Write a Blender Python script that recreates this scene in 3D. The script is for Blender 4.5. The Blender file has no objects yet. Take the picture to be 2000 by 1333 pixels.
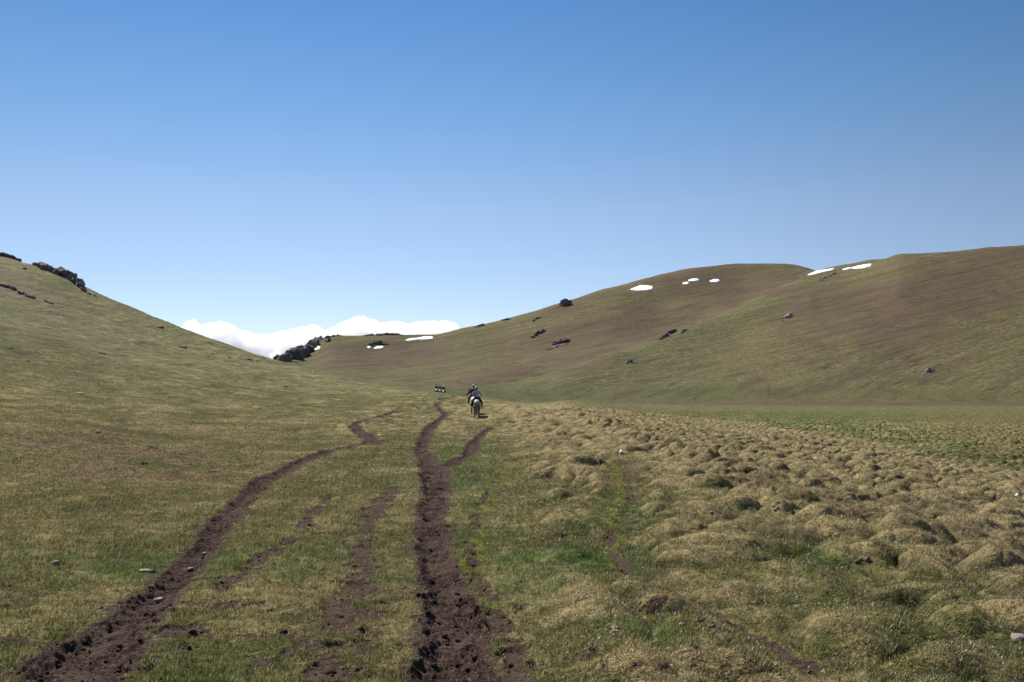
import bpy, bmesh, math, random
import numpy as np
from mathutils import Vector, Matrix
R = math.radians
rng = np.random.default_rng(7)
random.seed(7)
S = bpy.context.scene
COL = S.collection

# ------------------------------------------------------------------ camera, sky, sun, exposure
F = 1944.0                      # focal length in photo pixels (35 mm)
HOR = 757.0                     # horizon row
PITCH = math.atan((HOR - 666.5) / F)
CAMZ = 2.5
cam_d = bpy.data.cameras.new("camera"); cam = bpy.data.objects.new("camera", cam_d); COL.objects.link(cam)
cam_d.sensor_width = 36.0; cam_d.lens = 36.0 * F / 2000.0
cam_d.clip_start = 0.1; cam_d.clip_end = 40000
cam.location = (0, 0, CAMZ); cam.rotation_euler = (R(90) + PITCH, 0, 0)
S.camera = cam

SUN_EL, SUN_AZ = 47.0, -42.0    # azimuth measured from +Y (view direction) towards +X
w = bpy.data.worlds.new("World"); S.world = w; w.use_nodes = True
nt = w.node_tree; nt.nodes.clear()
sky = nt.nodes.new("ShaderNodeTexSky"); sky.sky_type = 'NISHITA'; sky.sun_disc = False
sky.sun_elevation = R(SUN_EL); sky.sun_rotation = R(SUN_AZ)
sky.altitude = 1500; sky.air_density = 1.0; sky.dust_density = 0.0; sky.ozone_density = 3.5
bg = nt.nodes.new("ShaderNodeBackground"); bg.inputs[1].default_value = 0.062
out = nt.nodes.new("ShaderNodeOutputWorld")
tint = nt.nodes.new("ShaderNodeMix"); tint.data_type = 'RGBA'; tint.blend_type = 'MULTIPLY'; tint.inputs[0].default_value = 1; 
gm = nt.nodes.new("ShaderNodeNewGeometry"); sx = nt.nodes.new("ShaderNodeSeparateXYZ"); nt.links.new(gm.outputs['Incoming'], sx.inputs[0])
ng = nt.nodes.new("ShaderNodeMath"); ng.operation = 'MULTIPLY'; ng.inputs[1].default_value = -1; nt.links.new(sx.outputs[2], ng.inputs[0])
cr = nt.nodes.new("ShaderNodeValToRGB"); nt.links.new(ng.outputs[0], cr.inputs[0])       # clear mountain air: paler low down, deeper blue above
el = cr.color_ramp.elements; stops = [(.0,(1.05,.94,.96)),(.106,(1.05,.95,.96)),(.18,(1.08,.99,.95)),(.275,(.80,.95,.99)),(.363,(.60,.85,.98)),(.8,(.55,.8,.98))]
while len(el) < len(stops): el.new(.5)
for e_, (p_, c_) in zip(el, stops): e_.position = p_; e_.color = tuple(v / 1.2 for v in c_) + (1,)
xr = nt.nodes.new("ShaderNodeMapRange"); nt.links.new(sx.outputs[0], xr.inputs[0])       # Incoming points back: -x is to the right
xr.inputs[1].default_value = -.5; xr.inputs[2].default_value = .5
xc = nt.nodes.new("ShaderNodeFloatCurve"); nt.links.new(xr.outputs[0], xc.inputs[1]); cu = xc.mapping.curves[0]
cu.points[0].location = (0, .80); cu.points[1].location = (1, .84); cu.points.new(.5, .97); xc.mapping.update()
xs_ = nt.nodes.new("ShaderNodeMath"); xs_.operation = 'MULTIPLY'; xs_.inputs[1].default_value = 1.2; nt.links.new(xc.outputs[0], xs_.inputs[0])
vm = nt.nodes.new("ShaderNodeVectorMath"); vm.operation = 'SCALE'; nt.links.new(cr.outputs[0], vm.inputs[0]); nt.links.new(xs_.outputs[0], vm.inputs['Scale'])
nt.links.new(vm.outputs[0], tint.inputs[7])
nt.links.new(sky.outputs[0], tint.inputs[6]); nt.links.new(tint.outputs[2], bg.inputs[0]); nt.links.new(bg.outputs[0], out.inputs[0])
sd = bpy.data.lights.new("sun", 'SUN'); sd.energy = 4.3; sd.angle = R(0.53); sd.color = (1.0, 0.955, 0.89)
so = bpy.data.objects.new("sun", sd); COL.objects.link(so)
sv = Vector((math.sin(R(SUN_AZ)) * math.cos(R(SUN_EL)), math.cos(R(SUN_AZ)) * math.cos(R(SUN_EL)), math.sin(R(SUN_EL))))
so.rotation_euler = sv.to_track_quat('Z', 'Y').to_euler()
S.view_settings.view_transform = 'Standard'; S.view_settings.look = 'None'
S.cycles.volume_bounces = 12; S.cycles.max_bounces = 14
S.view_settings.exposure = 1.02; S.view_settings.gamma = 1.0; S.view_settings.use_curve_mapping = False

# ------------------------------------------------------------------ numpy noise
def _h(ix, iy, seed):
    n = (ix.astype(np.int64) * 374761393 + iy.astype(np.int64) * 668265263 + seed * 2147483647) & 0xffffffff
    n = ((n ^ (n >> 13)) * 1274126177) & 0xffffffff
    n = (n ^ (n >> 16)) & 0xffffffff
    return n
def hash01(ix, iy, seed): return (_h(ix, iy, seed) & 0xffffff).astype(np.float32) / np.float32(0xffffff)
def perlin(x, y, seed=0):
    xi = np.floor(x); yi = np.floor(y); fx = (x - xi).astype(np.float32); fy = (y - yi).astype(np.float32)
    xi = xi.astype(np.int64); yi = yi.astype(np.int64)
    u = fx * fx * fx * (fx * (fx * 6 - 15) + 10); v = fy * fy * fy * (fy * (fy * 6 - 15) + 10)
    def g(a, b):
        t = hash01(xi + a, yi + b, seed) * np.float32(6.2831853)
        return np.cos(t) * (fx - a) + np.sin(t) * (fy - b)
    a = g(0, 0); b = g(1, 0); c = g(0, 1); d = g(1, 1)
    return (a + (b - a) * u + (c - a) * v + (a - b - c + d) * u * v) * 1.4
def fbm(x, y, oct=4, seed=0, gain=0.5):
    s = 0; a = 1.0; t = 0
    for k in range(oct):
        s = s + a * perlin(x * 2 ** k + 17.3 * k, y * 2 ** k - 9.1 * k, seed + k); t += a; a *= gain
    return s / t
def worley(x, y, seed=0, jit=0.9):
    xi = np.floor(x).astype(np.int64); yi = np.floor(y).astype(np.int64)
    f1 = np.full(x.shape, 9.0, np.float32); f2 = f1.copy(); idv = np.zeros(x.shape, np.float32)
    for a in (-1, 0, 1):
        for b in (-1, 0, 1):
            cx = xi + a; cy = yi + b
            dx = cx + 0.5 + (hash01(cx, cy, seed) - .5) * jit - x; dy = cy + 0.5 + (hash01(cx, cy, seed + 5) - .5) * jit - y
            d = np.sqrt(dx * dx + dy * dy).astype(np.float32); hid = hash01(cx, cy, seed + 9)
            m = d < f1
            f2 = np.where(m, f1, np.minimum(f2, d)); idv = np.where(m, hid, idv); f1 = np.where(m, d, f1)
    return f1, f2, idv
def sst(a, b, x):
    t = np.clip((x - a) / (b - a), 0, 1); return t * t * (3 - 2 * t)

# ------------------------------------------------------------------ projection helpers
CP, SP = math.cos(PITCH), math.sin(PITCH)
def ray(px, py):                       # -> lateral and vertical slope per metre of forward distance
    a = (np.asarray(px, float) - 1000) / F; b = (666.5 - np.asarray(py, float)) / F
    dy = CP - b * SP; return a / dy, (SP + b * CP) / dy
def proj(x, y, z):                     # world -> photo pixel
    zc = z - CAMZ; d = y * CP + zc * SP; u = -y * SP + zc * CP
    return 1000 + F * x / d, 666.5 - F * u / d
def pz(py, D): return CAMZ + ray(1000, py)[1] * D

def pchip(xs, ys, x):
    xs = np.asarray(xs, float); ys = np.asarray(ys, float); h = np.diff(xs); d = np.diff(ys) / h
    m = np.zeros(len(xs)); m[0] = d[0]; m[-1] = d[-1]
    for i in range(1, len(xs) - 1):
        if d[i - 1] * d[i] > 0:
            w1 = 2 * h[i] + h[i - 1]; w2 = h[i] + 2 * h[i - 1]; m[i] = (w1 + w2) / (w1 / d[i - 1] + w2 / d[i])
    i = np.clip(np.searchsorted(xs, x) - 1, 0, len(h) - 1); t = np.clip((x - xs[i]) / h[i], 0, 1)
    return ((1 + 2 * t) * (1 - t) ** 2) * ys[i] + t * (1 - t) ** 2 * h[i] * m[i] + t * t * (3 - 2 * t) * ys[i + 1] + t * t * (t - 1) * h[i] * m[i + 1]

# ------------------------------------------------------------------ base relief: one profile per bearing; (distance, height) or (distance, 'row')
def P(*a): return list(a)
def plain(px, far=430):                # bench, its edge, and the lower plain on the right
    q = (px - 1000) / F; out = []
    for D in (2, 5, 8.4, 12, 17, 24, 33, 45, 60, 80, 110, 150, 210, 300, far):
        x = q * D
        z = -0.35 * sst(3.5, 9, x) - 1.0 * sst(6, 20, x) - 1.2 * sst(14, 34, x) - 1.0 * sst(30, 90, x)
        z += -0.3 * sst(150, 400, D) * (1 - sst(30, 90, x))
        out.append((D, z))
    return out
r = lambda py: ('r', py)
COLS = {
 -1800: P((2,.3),(8,1.5),(20,6),(60,25),(120,42),(210,60),(400,60),(900,40),(1600,20)),
 -400: P((2,.0),(8.4,.25),(13,.6),(18,1.1),(30,2.4),(45,4.9),(65,9),(100,17),(150,28),(210,39),(300,41),(450,30),(900,20),(1600,10)),
 0: P((2,0),(8.4,.03),(13,.12),(18,.22),(30,.5),(40,.85),(65,2.7),(85,5),(125,11.3),(165,19.2),(205,r(508)),(230,r(504)),(300,31),(450,20),(900,0),(1600,-5)),
 90: P((2,0),(8.4,.02),(18,.16),(30,.4),(40,.7),(65,2.2),(85,4.1),(125,9.5),(165,16.9),(208,r(527)),(290,27),(450,16),(900,0),(1600,-5)),
 165: P((2,0),(8.4,0),(18,.13),(30,.32),(45,.8),(65,1.8),(85,3.4),(125,8.1),(165,14.6),(200,r(562)),(280,24),(450,12),(900,0),(1600,-5)),
 250: P((2,0),(8.4,0),(18,.1),(30,.22),(45,.55),(65,1.4),(85,2.6),(125,6.5),(165,12.2),(200,r(601)),(280,18),(450,8),(900,0),(1600,-5)),
 355: P((2,0),(8.4,0),(25,.06),(45,.32),(65,.9),(85,1.9),(125,5.1),(165,10),(192,r(641)),(270,13),(450,4),(900,2),(1600,-5)),
 450: P((2,0),(8.4,0),(25,.02),(45,.2),(65,.6),(85,1.2),(125,3.9),(160,7.4),(188,r(674)),(260,9),(450,0),(900,3),(1600,-5)),
 530: P((2,0),(8.4,0),(25,0),(45,.12),(65,.4),(85,.85),(125,2.9),(155,5.3),(183,r(701)),(250,6),(350,-1),(500,3),(850,r(712)),(1000,8),(1600,-5)),
 562: P((2,0),(8.4,0),(25,0),(45,.1),(65,.35),(85,.75),(125,2.6),(155,4.6),(180,r(711)),(250,5),(350,-1),(500,4),(850,r(692)),(1000,20),(1600,-5)),
 600: P((2,0),(8.4,0),(25,0),(45,.08),(65,.3),(85,.65),(125,2.2),(150,3.8),(176,r(722)),(250,4),(350,-1),(500,5),(700,20),(860,r(674)),(1000,36),(1600,10)),
 650: P((2,0),(8.4,0),(25,0),(45,.06),(65,.25),(85,.55),(125,2.0),(168,r(736)),(240,2.5),(350,-1),(500,r(742)),(700,r(690)),(880,r(656)),(1000,44),(1600,10)),
 750: P((2,0),(8.4,0),(25,0),(45,.04),(65,.18),(85,.45),(120,1.6),(150,r(755)),(220,1.5),(350,0),(450,r(752)),(600,r(727)),(750,r(690)),(900,r(655)),(1050,44),(1600,10)),
 850: P((2,0),(8.4,0),(25,0),(45,.03),(65,.1),(85,.4),(110,1.3),(130,r(766)),(185,1.0),(220,1.0),(270,-.8),(350,-.3),(450,r(757)),(600,r(728)),(750,r(692)),(930,r(655)),(1050,46),(1600,20)),
 900: P((2,0),(8.4,0),(25,0),(45,.02),(65,.06),(80,.25),(100,.95),(115,r(776)),(190,-.3),(270,-1.4),(350,-.6),(450,r(759)),(600,r(724)),(750,r(690)),(950,r(643)),(1080,54),(1600,20)),
 935: P((2,0),(8.4,0),(25,0),(45,0),(65,0),(77,.08),(90,.55),(105,r(784)),(150,.1),(220,-1.3),(300,r(779)),(360,r(773)),(450,r(760)),(600,r(722)),(750,r(688)),(970,r(637)),(1090,58),(1600,20)),
 1000: P((2,0),(8.4,0),(25,0),(45,0),(65,0),(80,.3),(94,r(793)),(140,-.4),(200,-1.6),(280,-2.4),(340,r(784)),(400,r(773)),(450,r(763)),(600,r(722)),(750,r(685)),(1000,r(622)),(1100,65),(1600,20)),
 1050: P((2,0),(8.4,0),(25,0),(45,0),(62,0),(74,.2),(85,r(804)),(120,-.7),(200,-2),(300,-2.8),(370,r(784)),(450,r(766)),(520,r(742)),(560,r(735)),(750,r(683)),(1000,r(608)),(1100,70),(1600,20)),
 1105: plain(1105, 390)[:-1] + P((395,r(784)),(460,r(767)),(560,r(725)),(590,r(726)),(750,r(678)),(1000,r(591)),(1100,86),(1600,30)),
 1200: plain(1200, 420)[:-1] + P((425,r(783)),(480,r(767)),(620,r(693)),(650,r(694)),(750,r(664)),(1050,r(563)),(1150,106),(1600,40)),
 1300: plain(1300) + P((500,r(758)),(600,r(705)),(700,r(656)),(735,r(657)),(900,r(605)),(1090,r(536)),(1200,122),(1600,60)),
 1360: plain(1360) + P((500,r(757)),(600,r(707)),(760,r(632)),(800,r(633)),(940,r(585)),(1110,r(525)),(1200,132),(1600,60)),
 1440: plain(1440) + P((500,r(756)),(650,r(678)),(830,r(598)),(880,r(600)),(1000,r(560)),(1150,r(517)),(1250,140),(1600,80)),
 1520: plain(1520) + P((500,r(755)),(650,r(668)),(890,r(561)),(950,r(563)),(1060,r(532)),(1150,r(516.5)),(1250,140),(1600,80)),
 1570: plain(1570) + P((500,r(754)),(650,r(662)),(930,r(542)),(990,r(545)),(1070,r(530)),(1150,r(522)),(1250,138),(1600,80)),
 1605: plain(1605) + P((500,r(753)),(650,r(658)),(940,r(530)),(980,r(527)),(1150,133),(1600,80)),
 1650: plain(1650) + P((500,r(752)),(650,r(654)),(930,r(523)),(960,r(518)),(1100,124),(1600,80)),
 1710: plain(1710) + P((500,r(751)),(650,r(648)),(900,r(514)),(940,r(508.5)),(1100,118),(1600,80)),
 1770: plain(1770) + P((500,r(751)),(650,r(642)),(840,r(510)),(905,r(497)),(990,120),(1600,80)),
 1850: plain(1850) + P((500,r(750)),(650,r(638)),(825,r(509)),(885,r(494)),(970,119),(1600,80)),
 1930: plain(1930) + P((500,r(749)),(650,r(634)),(800,r(518)),(870,r(486)),(950,120),(1600,80)),
 2000: plain(2000) + P((500,r(748)),(650,r(630)),(800,r(512)),(870,r(481)),(950,124),(1600,80)),
 2400: plain(2400) + P((500,r(740)),(650,r(600)),(870,r(450)),(950,135),(1600,100)),
 3800: plain(3800) + P((500,r(720)),(650,r(560)),(870,r(400)),(950,150),(1600,120)),
}
GD = np.exp(np.linspace(math.log(2), math.log(1600), 900))
cps = sorted(COLS); tab = []
for c in cps:
    ds = [a for a, b in COLS[c]]; zs = [pz(b[1], a) if isinstance(b, tuple) else b for a, b in COLS[c]]
    tab.append(pchip(ds, zs, GD))
tab = np.array(tab)
GQ = (np.linspace(-1800, 3800, 1401) - 1000) / F
cq = (np.array(cps) - 1000.) / F
BASE = np.stack([pchip(cq, tab[:, j], GQ) for j in range(len(GD))], axis=1)     # [q, D]
_k = np.exp(-(np.arange(-7, 8) / 3.2) ** 2); _k /= _k.sum()                     # soften the folds between neighbouring bearings
_p = np.pad(BASE, ((7, 7), (0, 0)), 'edge'); BASE = sum(_k[i] * _p[i:i + BASE.shape[0]] for i in range(15))
def zbase(x, y):
    y = np.maximum(y, 2.0); q = np.clip(x / y, GQ[0], GQ[-1])
    u = (q - GQ[0]) / (GQ[1] - GQ[0]); v = (np.log(np.clip(y, 2, 1600)) - math.log(2)) / (math.log(800) / 899)
    i = np.clip(u.astype(int), 0, len(GQ) - 2); j = np.clip(v.astype(int), 0, len(GD) - 2); u = np.clip(u - i, 0, 1); v = np.clip(v - j, 0, 1)
    return (BASE[i, j] * (1 - u) + BASE[i + 1, j] * u) * (1 - v) + (BASE[i, j + 1] * (1 - u) + BASE[i + 1, j + 1] * u) * v
def hit_base(px, py, D1=1500):
    q, s = ray(px, py); D = np.exp(np.linspace(math.log(3), math.log(D1), 6000))
    below = (CAMZ + s * D) < zbase(q * D, D)
    k = int(np.argmax(below)) if below.any() else len(D) - 1
    return np.array([q * D[k], D[k]]), D[k]

# ------------------------------------------------------------------ tracks and worn ground (photo row/column, half width in photo pixels)
def path(pts):
    o = []
    for px, py, hw in pts:
        p, D = hit_base(px, py); o.append((p[0], p[1], hw * D / F))
    return o
TRACKS = [
 path([(60,1390,100),(150,1300,86),(250,1215,54),(335,1132,38),(392,1075,29),(432,1020,25),(472,975,22),(520,937,20),(580,907,17),(640,883,14),(690,871,9),(728,864,14)]),
 path([(730,865,16),(712,850,14),(692,838,12),(690,831,10),(712,824,8),(745,816,7),(780,804,11)]),
 path([(905,1420,96),(893,1333,84),(886,1220,62),(870,1150,46),(849,1095,36),(837,1050,31),(843,1000,27),(851,955,26),(850,925,32)]),
 path([(850,925,26),(832,900,17),(820,880,15),(832,852,12),(847,830,9),(864,819,6),(868,811,4.5),(858,801,5),(851,793,4),(862,786,3)]),
 path([(850,925,20),(885,906,13),(914,890,14),(920,875,15),(928,860,11),(945,848,7),(962,838,4)]),
 path([(946,825,6),(937,816,5)]),
]
WORN = [  # worn mud patches broken by turf: (points, strength)
 (path([(748,880,12),(712,905,10),(672,935,14),(625,985,20),(588,1040,30),(520,1085,42),(420,1160,40)]), .62),
 (path([(775,950,26),(735,995,34),(712,1040,24),(712,1100,40),(690,1160,48),(655,1230,55),(640,1340,60)]), .72),
 (path([(250,1180,30),(340,1180,60),(420,1190,40),(250,1333,110)]), .60),
 (path([(975,925,8),(935,990,16),(918,1060,20),(935,1130,26),(975,1200,34),(1010,1300,50),(1020,1380,55)]), .66),
 (path([(1210,912,10),(1228,945,14),(1238,972,16),(1195,1050,18),(1190,1075,22),(1225,1115,20),(1300,1150,24)]), .62),
 (path([(1300,1150,22),(1390,1195,28),(1470,1235,30),(1540,1280,48),(1640,1345,60)]), .74),
 (path([(40,880,60),(150,855,60),(250,875,80),(360,890,60),(440,930,30)]), .47),
 (path([(965,845,10),(1000,850,14),(1040,835,10)]), .4),
 (path([(880,862,26),(915,863,22)]), .62),
 (path([(1690,1092,16),(1700,1105,14)]), .7),
 (path([(808,792,5),(810,799,5)]), .9),
 (path([(740,868,6),(752,859,7),(775,868,5),(815,870,4)]), .7),
]
MOSS = path([(985,920,12),(945,990,16),(925,1050,18),(925,1110,22),(950,1180,24),(940,1230,22)]), path([(1205,915,8),(1215,955,8),(1195,1035,16),(1200,1100,18),(1240,1128,20),(1270,1150,12)]), path([(1790,1195,16),(1820,1215,20)]), path([(1545,1085,10),(1570,1098,8)])
def pdist(x, y, pl):                   # signed: distance to path minus its half width, in units of metres; also half width
    best = np.full(x.shape, 1e3, np.float32); bw = np.full(x.shape, .1, np.float32)
    xmin = min(p[0] - p[2] for p in pl) - 2; xmax = max(p[0] + p[2] for p in pl) + 2
    ymin = min(p[1] - p[2] for p in pl) - 2; ymax = max(p[1] + p[2] for p in pl) + 2
    sel = np.where((x > xmin) & (x < xmax) & (y > ymin) & (y < ymax))[0]
    if len(sel) == 0: return best, bw
    X = x[sel]; Y = y[sel]; b = best[sel]; ww = bw[sel]
    for (x0, y0, w0), (x1, y1, w1) in zip(pl, pl[1:]):
        dx, dy = x1 - x0, y1 - y0; L = dx * dx + dy * dy + 1e-9
        t = np.clip(((X - x0) * dx + (Y - y0) * dy) / L, 0, 1); wd = w0 + (w1 - w0) * t
        d = np.sqrt((X - x0 - t * dx) ** 2 + (Y - y0 - t * dy) ** 2) - wd
        m = d < b; b = np.where(m, d, b); ww = np.where(m, wd, ww)
    best[sel] = b; bw[sel] = ww
    return best, bw

# ------------------------------------------------------------------ full relief and ground cover at any set of points
def blob(ix, iy, cx, cy, rx, ry, rot=0):
    c, s = math.cos(R(rot)), math.sin(R(rot)); dx = ix - cx; dy = iy - cy
    return np.exp(-(((dx * c + dy * s) / rx) ** 2 + ((-dx * s + dy * c) / ry) ** 2))
def surface(x, y):
    z = zbase(x, y).astype(np.float32); ix, iy = proj(x, y, z)
    near = y < 120; nz = np.zeros_like(z); A = {}
    n1 = fbm(x / 9, y / 9, 4, 11); n2 = fbm(x / 2.2, y / 2.2, 3, 21); n3 = fbm(x / .5, y / .5, 3, 31); n4 = fbm(x / .12, y / .12, 2, 41)
    far = sst(380, 520, y)
    # hills: undulation, shallow gullies, cattle steps
    fr = np.where(y > 150)[0]
    if len(fr):
        X, Y = x[fr], y[fr]
        hn = fbm(X / 170, Y / 260, 4, 51); g = np.abs(fbm(X / 120 + .4 * hn, Y / 420, 3, 61))
        f_ = far[fr]
        nz[fr] += f_ * ((hn * 4.5 - (1 - sst(0, .16, g)) * .5) * (1 - .75 * sst(780, 900, Y)) + fbm(X / 35, Y / 50, 3, 71) * .9)
        Z = z[fr] + nz[fr]; per = 2.3; ph = Z / per + 1.6 * fbm(X / 60, Y / 60, 3, 81)
        nz[fr] += f_ * .28 * (np.abs((ph % 1) - .5) * 2 - .5) * sst(.0, .35, fbm(X / 90, Y / 90, 2, 83) + .25)
    left = sst(-6, -22, x) * (1 - far)
    nz += left * (fbm(x / 14, y / 14, 3, 91) * .55 + .5 * fbm(x / 40, y / 40, 2, 93) * sst(40, 110, y))
    ph = (z + .4 * n1) / .42; nz += left * .05 * np.clip(np.abs((ph % 1) - .5) * 4 - 1, -1, 1) * sst(-.1, .3, n1)
    # turf
    nz += (n1 * .10 + n2 * .05) * (1 - far) * (1 - .7 * sst(6, 10, x)) + (n3 * .045 + fbm(x / 1.1, y / 1.1, 2, 35) * .05) * (1 - .6 * far) + n4 * .016 * (y < 60)
    sup = np.ones_like(z)
    for pl, wd_ in ((MOSS[1], .55), (MOSS[2], .3), (WORN[4][0], .5), (WORN[5][0], .5)):
        d, ww = pdist(x, y, pl); sup = np.minimum(sup, .12 + .88 * sst(-.05, wd_, d))
    nz += (.09 * np.abs(fbm(x / .55, y / .7, 3, 37)) + .05 * n3) * blob(ix, iy, 190, 890, 330, 70) * (y < 110)
    # hummocks on the wet plain
    wob = 1.0 * n1
    hz = sst(3.4, 6.5, x + 1.2 * n1) * sst(6, 9, y) * (1 - sst(200, 420, y))
    upper = 812 + np.interp(ix, [1050, 1300, 1500, 1700, 1850, 2000, 2400], [-15, 8, 22, 60, 92, 130, 200])
    inn = sst(-10, 16, iy - upper + 22 * fbm(x / 7, y / 14, 3, 15))
    hum = hz * inn
    band2 = blob(ix, iy, 1880, 840, 260, 14) * sst(7, 20, x)
    hum = np.maximum(hum, .8 * band2)
    hum = np.maximum(hum, .62 * hz * (1 - sst(120, 260, y)) + .3 * hz); hum = np.maximum(hum, .95 * hz * (y < 40) * (1 - sst(30, 40, y)))
    hum = hum * (1 - .4 * sst(.1, .5, n1) * (y < 30)) * sup
    sel = np.where(hum > .01)[0]; dome = np.zeros_like(z); creaz = np.zeros_like(z)
    if len(sel):
        X, Y = x[sel], y[sel]; k = .95 + .25 * perlin(X / 20, Y / 20, 5)
        wx = X + .35 * n2[sel]; wy = Y + .35 * fbm(X / 1.5, Y / 1.5, 2, 25)
        kx = np.interp(Y, [12, 40], [1.15, .86]); ky = .72
        f1, f2, idv = worley((wx * .94 - wy * .34) / kx, (wx * .34 + wy * .94) / ky, 3)
        d = np.sqrt(np.clip((f2 - f1) * 1.7, 0, 1)) * (1 - .75 * np.clip(f1, 0, 1) ** 2) * (.80 + .3 * idv)
        g1, g2, idw = worley(wx / .6, wy / .6, 13)
        d2 = np.sqrt(np.clip((g2 - g1) * 1.7, 0, 1)) * (.4 + .6 * idw)
        dome[sel] = d; creaz[sel] = 1 - sst(0.02, .20, f2 - f1)
        nz[sel] += hum[sel] * np.interp(Y, [8, 14, 30, 60, 110], [.28, .36, .44, .48, .50]) * (d + .22 * d2)
    # big soft tussocks on the bench
    be = sst(-.2, 1.3, x + .6 * n1) * (1 - sst(4.5, 8.5, x)) * (1 - sst(60, 110, y)) + .55 * sst(45, 60, y) * (1 - sst(110, 130, y)) * sst(-16, -8, x) * (1 - sst(3, 8, x))
    be = np.clip(be, 0, 1) * sup; sel = np.where(be > .01)[0]; bd = np.zeros_like(z)
    if len(sel):
        X, Y = x[sel] + .8 * n2[sel], y[sel] + .8 * fbm(x[sel] / 2.6, y[sel] / 2.6, 2, 27)
        f1, f2, idv = worley((X * .6 + Y * .8) / .78, (X * .8 - Y * .6) / 1.35, 33)
        d = np.sqrt(np.clip((f2 - f1) * 1.5, 0, 1)) * (1 - .7 * np.clip(f1, 0, 1) ** 2) * (.3 + .9 * idv)
        bd[sel] = d; nz[sel] += be[sel] * np.interp(y[sel], [8, 14, 25], [.30, .40, .36]) * d
    # tracks
    mud = np.zeros_like(z); moss = np.zeros_like(z); trk = np.zeros_like(z)
    sel = np.where((y < 125) & (np.abs(x) < 40))[0]
    X, Y = x[sel], y[sel]
    scl = np.clip(Y / 30, .6, 1.6)
    r1 = fbm(X / .25, Y / .4, 4, 101, .7) * .16 + fbm(X / 1.3, Y / 1.7, 3, 105) * .22
    tr = np.zeros_like(X); dep = np.zeros_like(X); rim = np.zeros_like(X)
    for pl in TRACKS:
        d, ww = pdist(X, Y, pl); d = d + r1 * np.clip(ww / .3, .35, 1)
        tr = np.maximum(tr, 1 - sst(-.035, .02, d)); dep = np.maximum(dep, (1 - sst(-.20, .04, d)) * np.clip(ww / .35, .45, 1)); rim = np.maximum(rim, 1 - sst(0, .22, d + .18 * fbm(X / .3, Y / .3, 3, 107, .7)))
    wr = np.zeros_like(X)
    for pl, st in WORN:
        d, ww = pdist(X, Y, pl); e = np.clip(ww, .12, .6)
        v = st + .45 * fbm(X / .7, Y / .5, 4, 111) * 1.6 - .9 * sst(-1, 1, d / e * 1.0)
        wr = np.maximum(wr, sst(.42, .60, v) * (d < e * 1.3))
    ms = np.zeros_like(X)
    for pl in MOSS:
        d, ww = pdist(X, Y, pl)
        ms = np.maximum(ms, .9 * sst(.32, .55, .72 + 1.3 * fbm(X / .5, Y / .5, 3, 121) - .9 * sst(-1, 1, d / np.clip(ww, .1, .5))) * (d < ww * 1.5))
    clod = fbm(X / .16, Y / .22, 3, 131, .6); big = fbm(X / .5, Y / .35, 2, 133)
    # bare scuffs strewn over the trodden turf
    sc = sst(.20, .34, fbm(X / .6, Y / .45, 4, 141, .65) + .10 * perlin(X / 6, Y / 6, 142) + .16 * blob(ix[sel], iy[sel], 640, 1230, 250, 150) + .10 * blob(ix[sel], iy[sel], 1050, 1290, 120, 90)) * sst(-9, -4, X + .1 * Y) * (1 - sst(2, 5, X)) * (1 - sst(22, 40, Y)) * .85
    wr = np.maximum(wr, sc * .8)
    stepn = fbm(X / .7, Y / .20, 3, 135, .6)
    nz[sel] += -dep * (.105 + .03 * big) + np.maximum(tr, wr * .6) * (.055 * clod + .045 * np.abs(big) + .075 * stepn) - wr * (1 - tr) * .04
    mud[sel] = np.maximum(np.maximum(tr, wr), .75 * rim); trk[sel] = tr; moss[sel] = ms * (1 - tr)
    # shade in the crevices where hummocks meet, painted in through the mud mask
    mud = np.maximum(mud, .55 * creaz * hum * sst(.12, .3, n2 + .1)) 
    z = z + nz
    # ---- cover masks
    patch = fbm(x / 3.5, y / 3.5, 4, 151); pfine = fbm(x / .8, y / .8, 3, 161)
    dry = .34 + .8 * patch + .5 * pfine - .12 * sst(40, 90, y) * (x < -5) - .22 * blob(ix, iy, 1700, 1250, 400, 90) * (y < 30)
    dry = dry + hum * (.15 + .85 * inn) * (.47 + 1.0 * (dome - .45)) + be * (.16 + 1.3 * (bd - .36))
    dry -= .42 * sst(110, 170, y) * (1 - sst(420, 470, y)) * sst(0, 30, x) * (1 - .8 * band2)
    leftd = blob(ix, iy, 200, 930, 330, 110) * .30 + blob(ix, iy, 420, 800, 420, 45, 6) * .22 + blob(ix, iy, 560, 720, 300, 12, 14) * .15
    dry += leftd
    dry += blob(ix, iy, 1100, 850, 170, 45) * .22 + blob(ix, iy, 1020, 800, 100, 20) * .2
    dry -= blob(ix, iy, 1650, 775, 650, 14) * .6 * (y > 300)
    lush = .10 + 1.3 * fbm(x / 5, y / 4, 4, 171)
    lush += blob(ix, iy, 1500, 838, 240, 14) * 1.1 + blob(ix, iy, 1600, 812, 500, 8) * .5 * (y > 120) + blob(ix, iy, 1800, 885, 260, 26, 8) * 1.0
    lush += blob(ix, iy, 100, 1085, 330, 45) * .55 + blob(ix, iy, 915, 980, 60, 110) * .7 + blob(ix, iy, 1060, 1165, 90, 32) * 1.6 + blob(ix, iy, 1090, 1095, 160, 18) * 1.2 + blob(ix, iy, 1240, 1250, 150, 45) * 1.2 + blob(ix, iy, 1250, 1120, 30, 40) * .8 + blob(ix, iy, 1600, 1100, 60, 22) * .8 + blob(ix, iy, 700, 1180, 500, 160) * .2 + blob(ix, iy, 1700, 1290, 300, 60) * .6 + blob(ix, iy, 900, 885, 60, 30) * .5
    lush += (blob(ix, iy, 1150, 772, 300, 14) * .35 * (y > 280) + blob(ix, iy, 1500, 762, 600, 16) * .3 * (y > 300)) * (1 + 2 * fbm(x / 60, y / 60, 3, 173)) + blob(ix, iy, 980, 765, 90, 16) * .8
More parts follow.
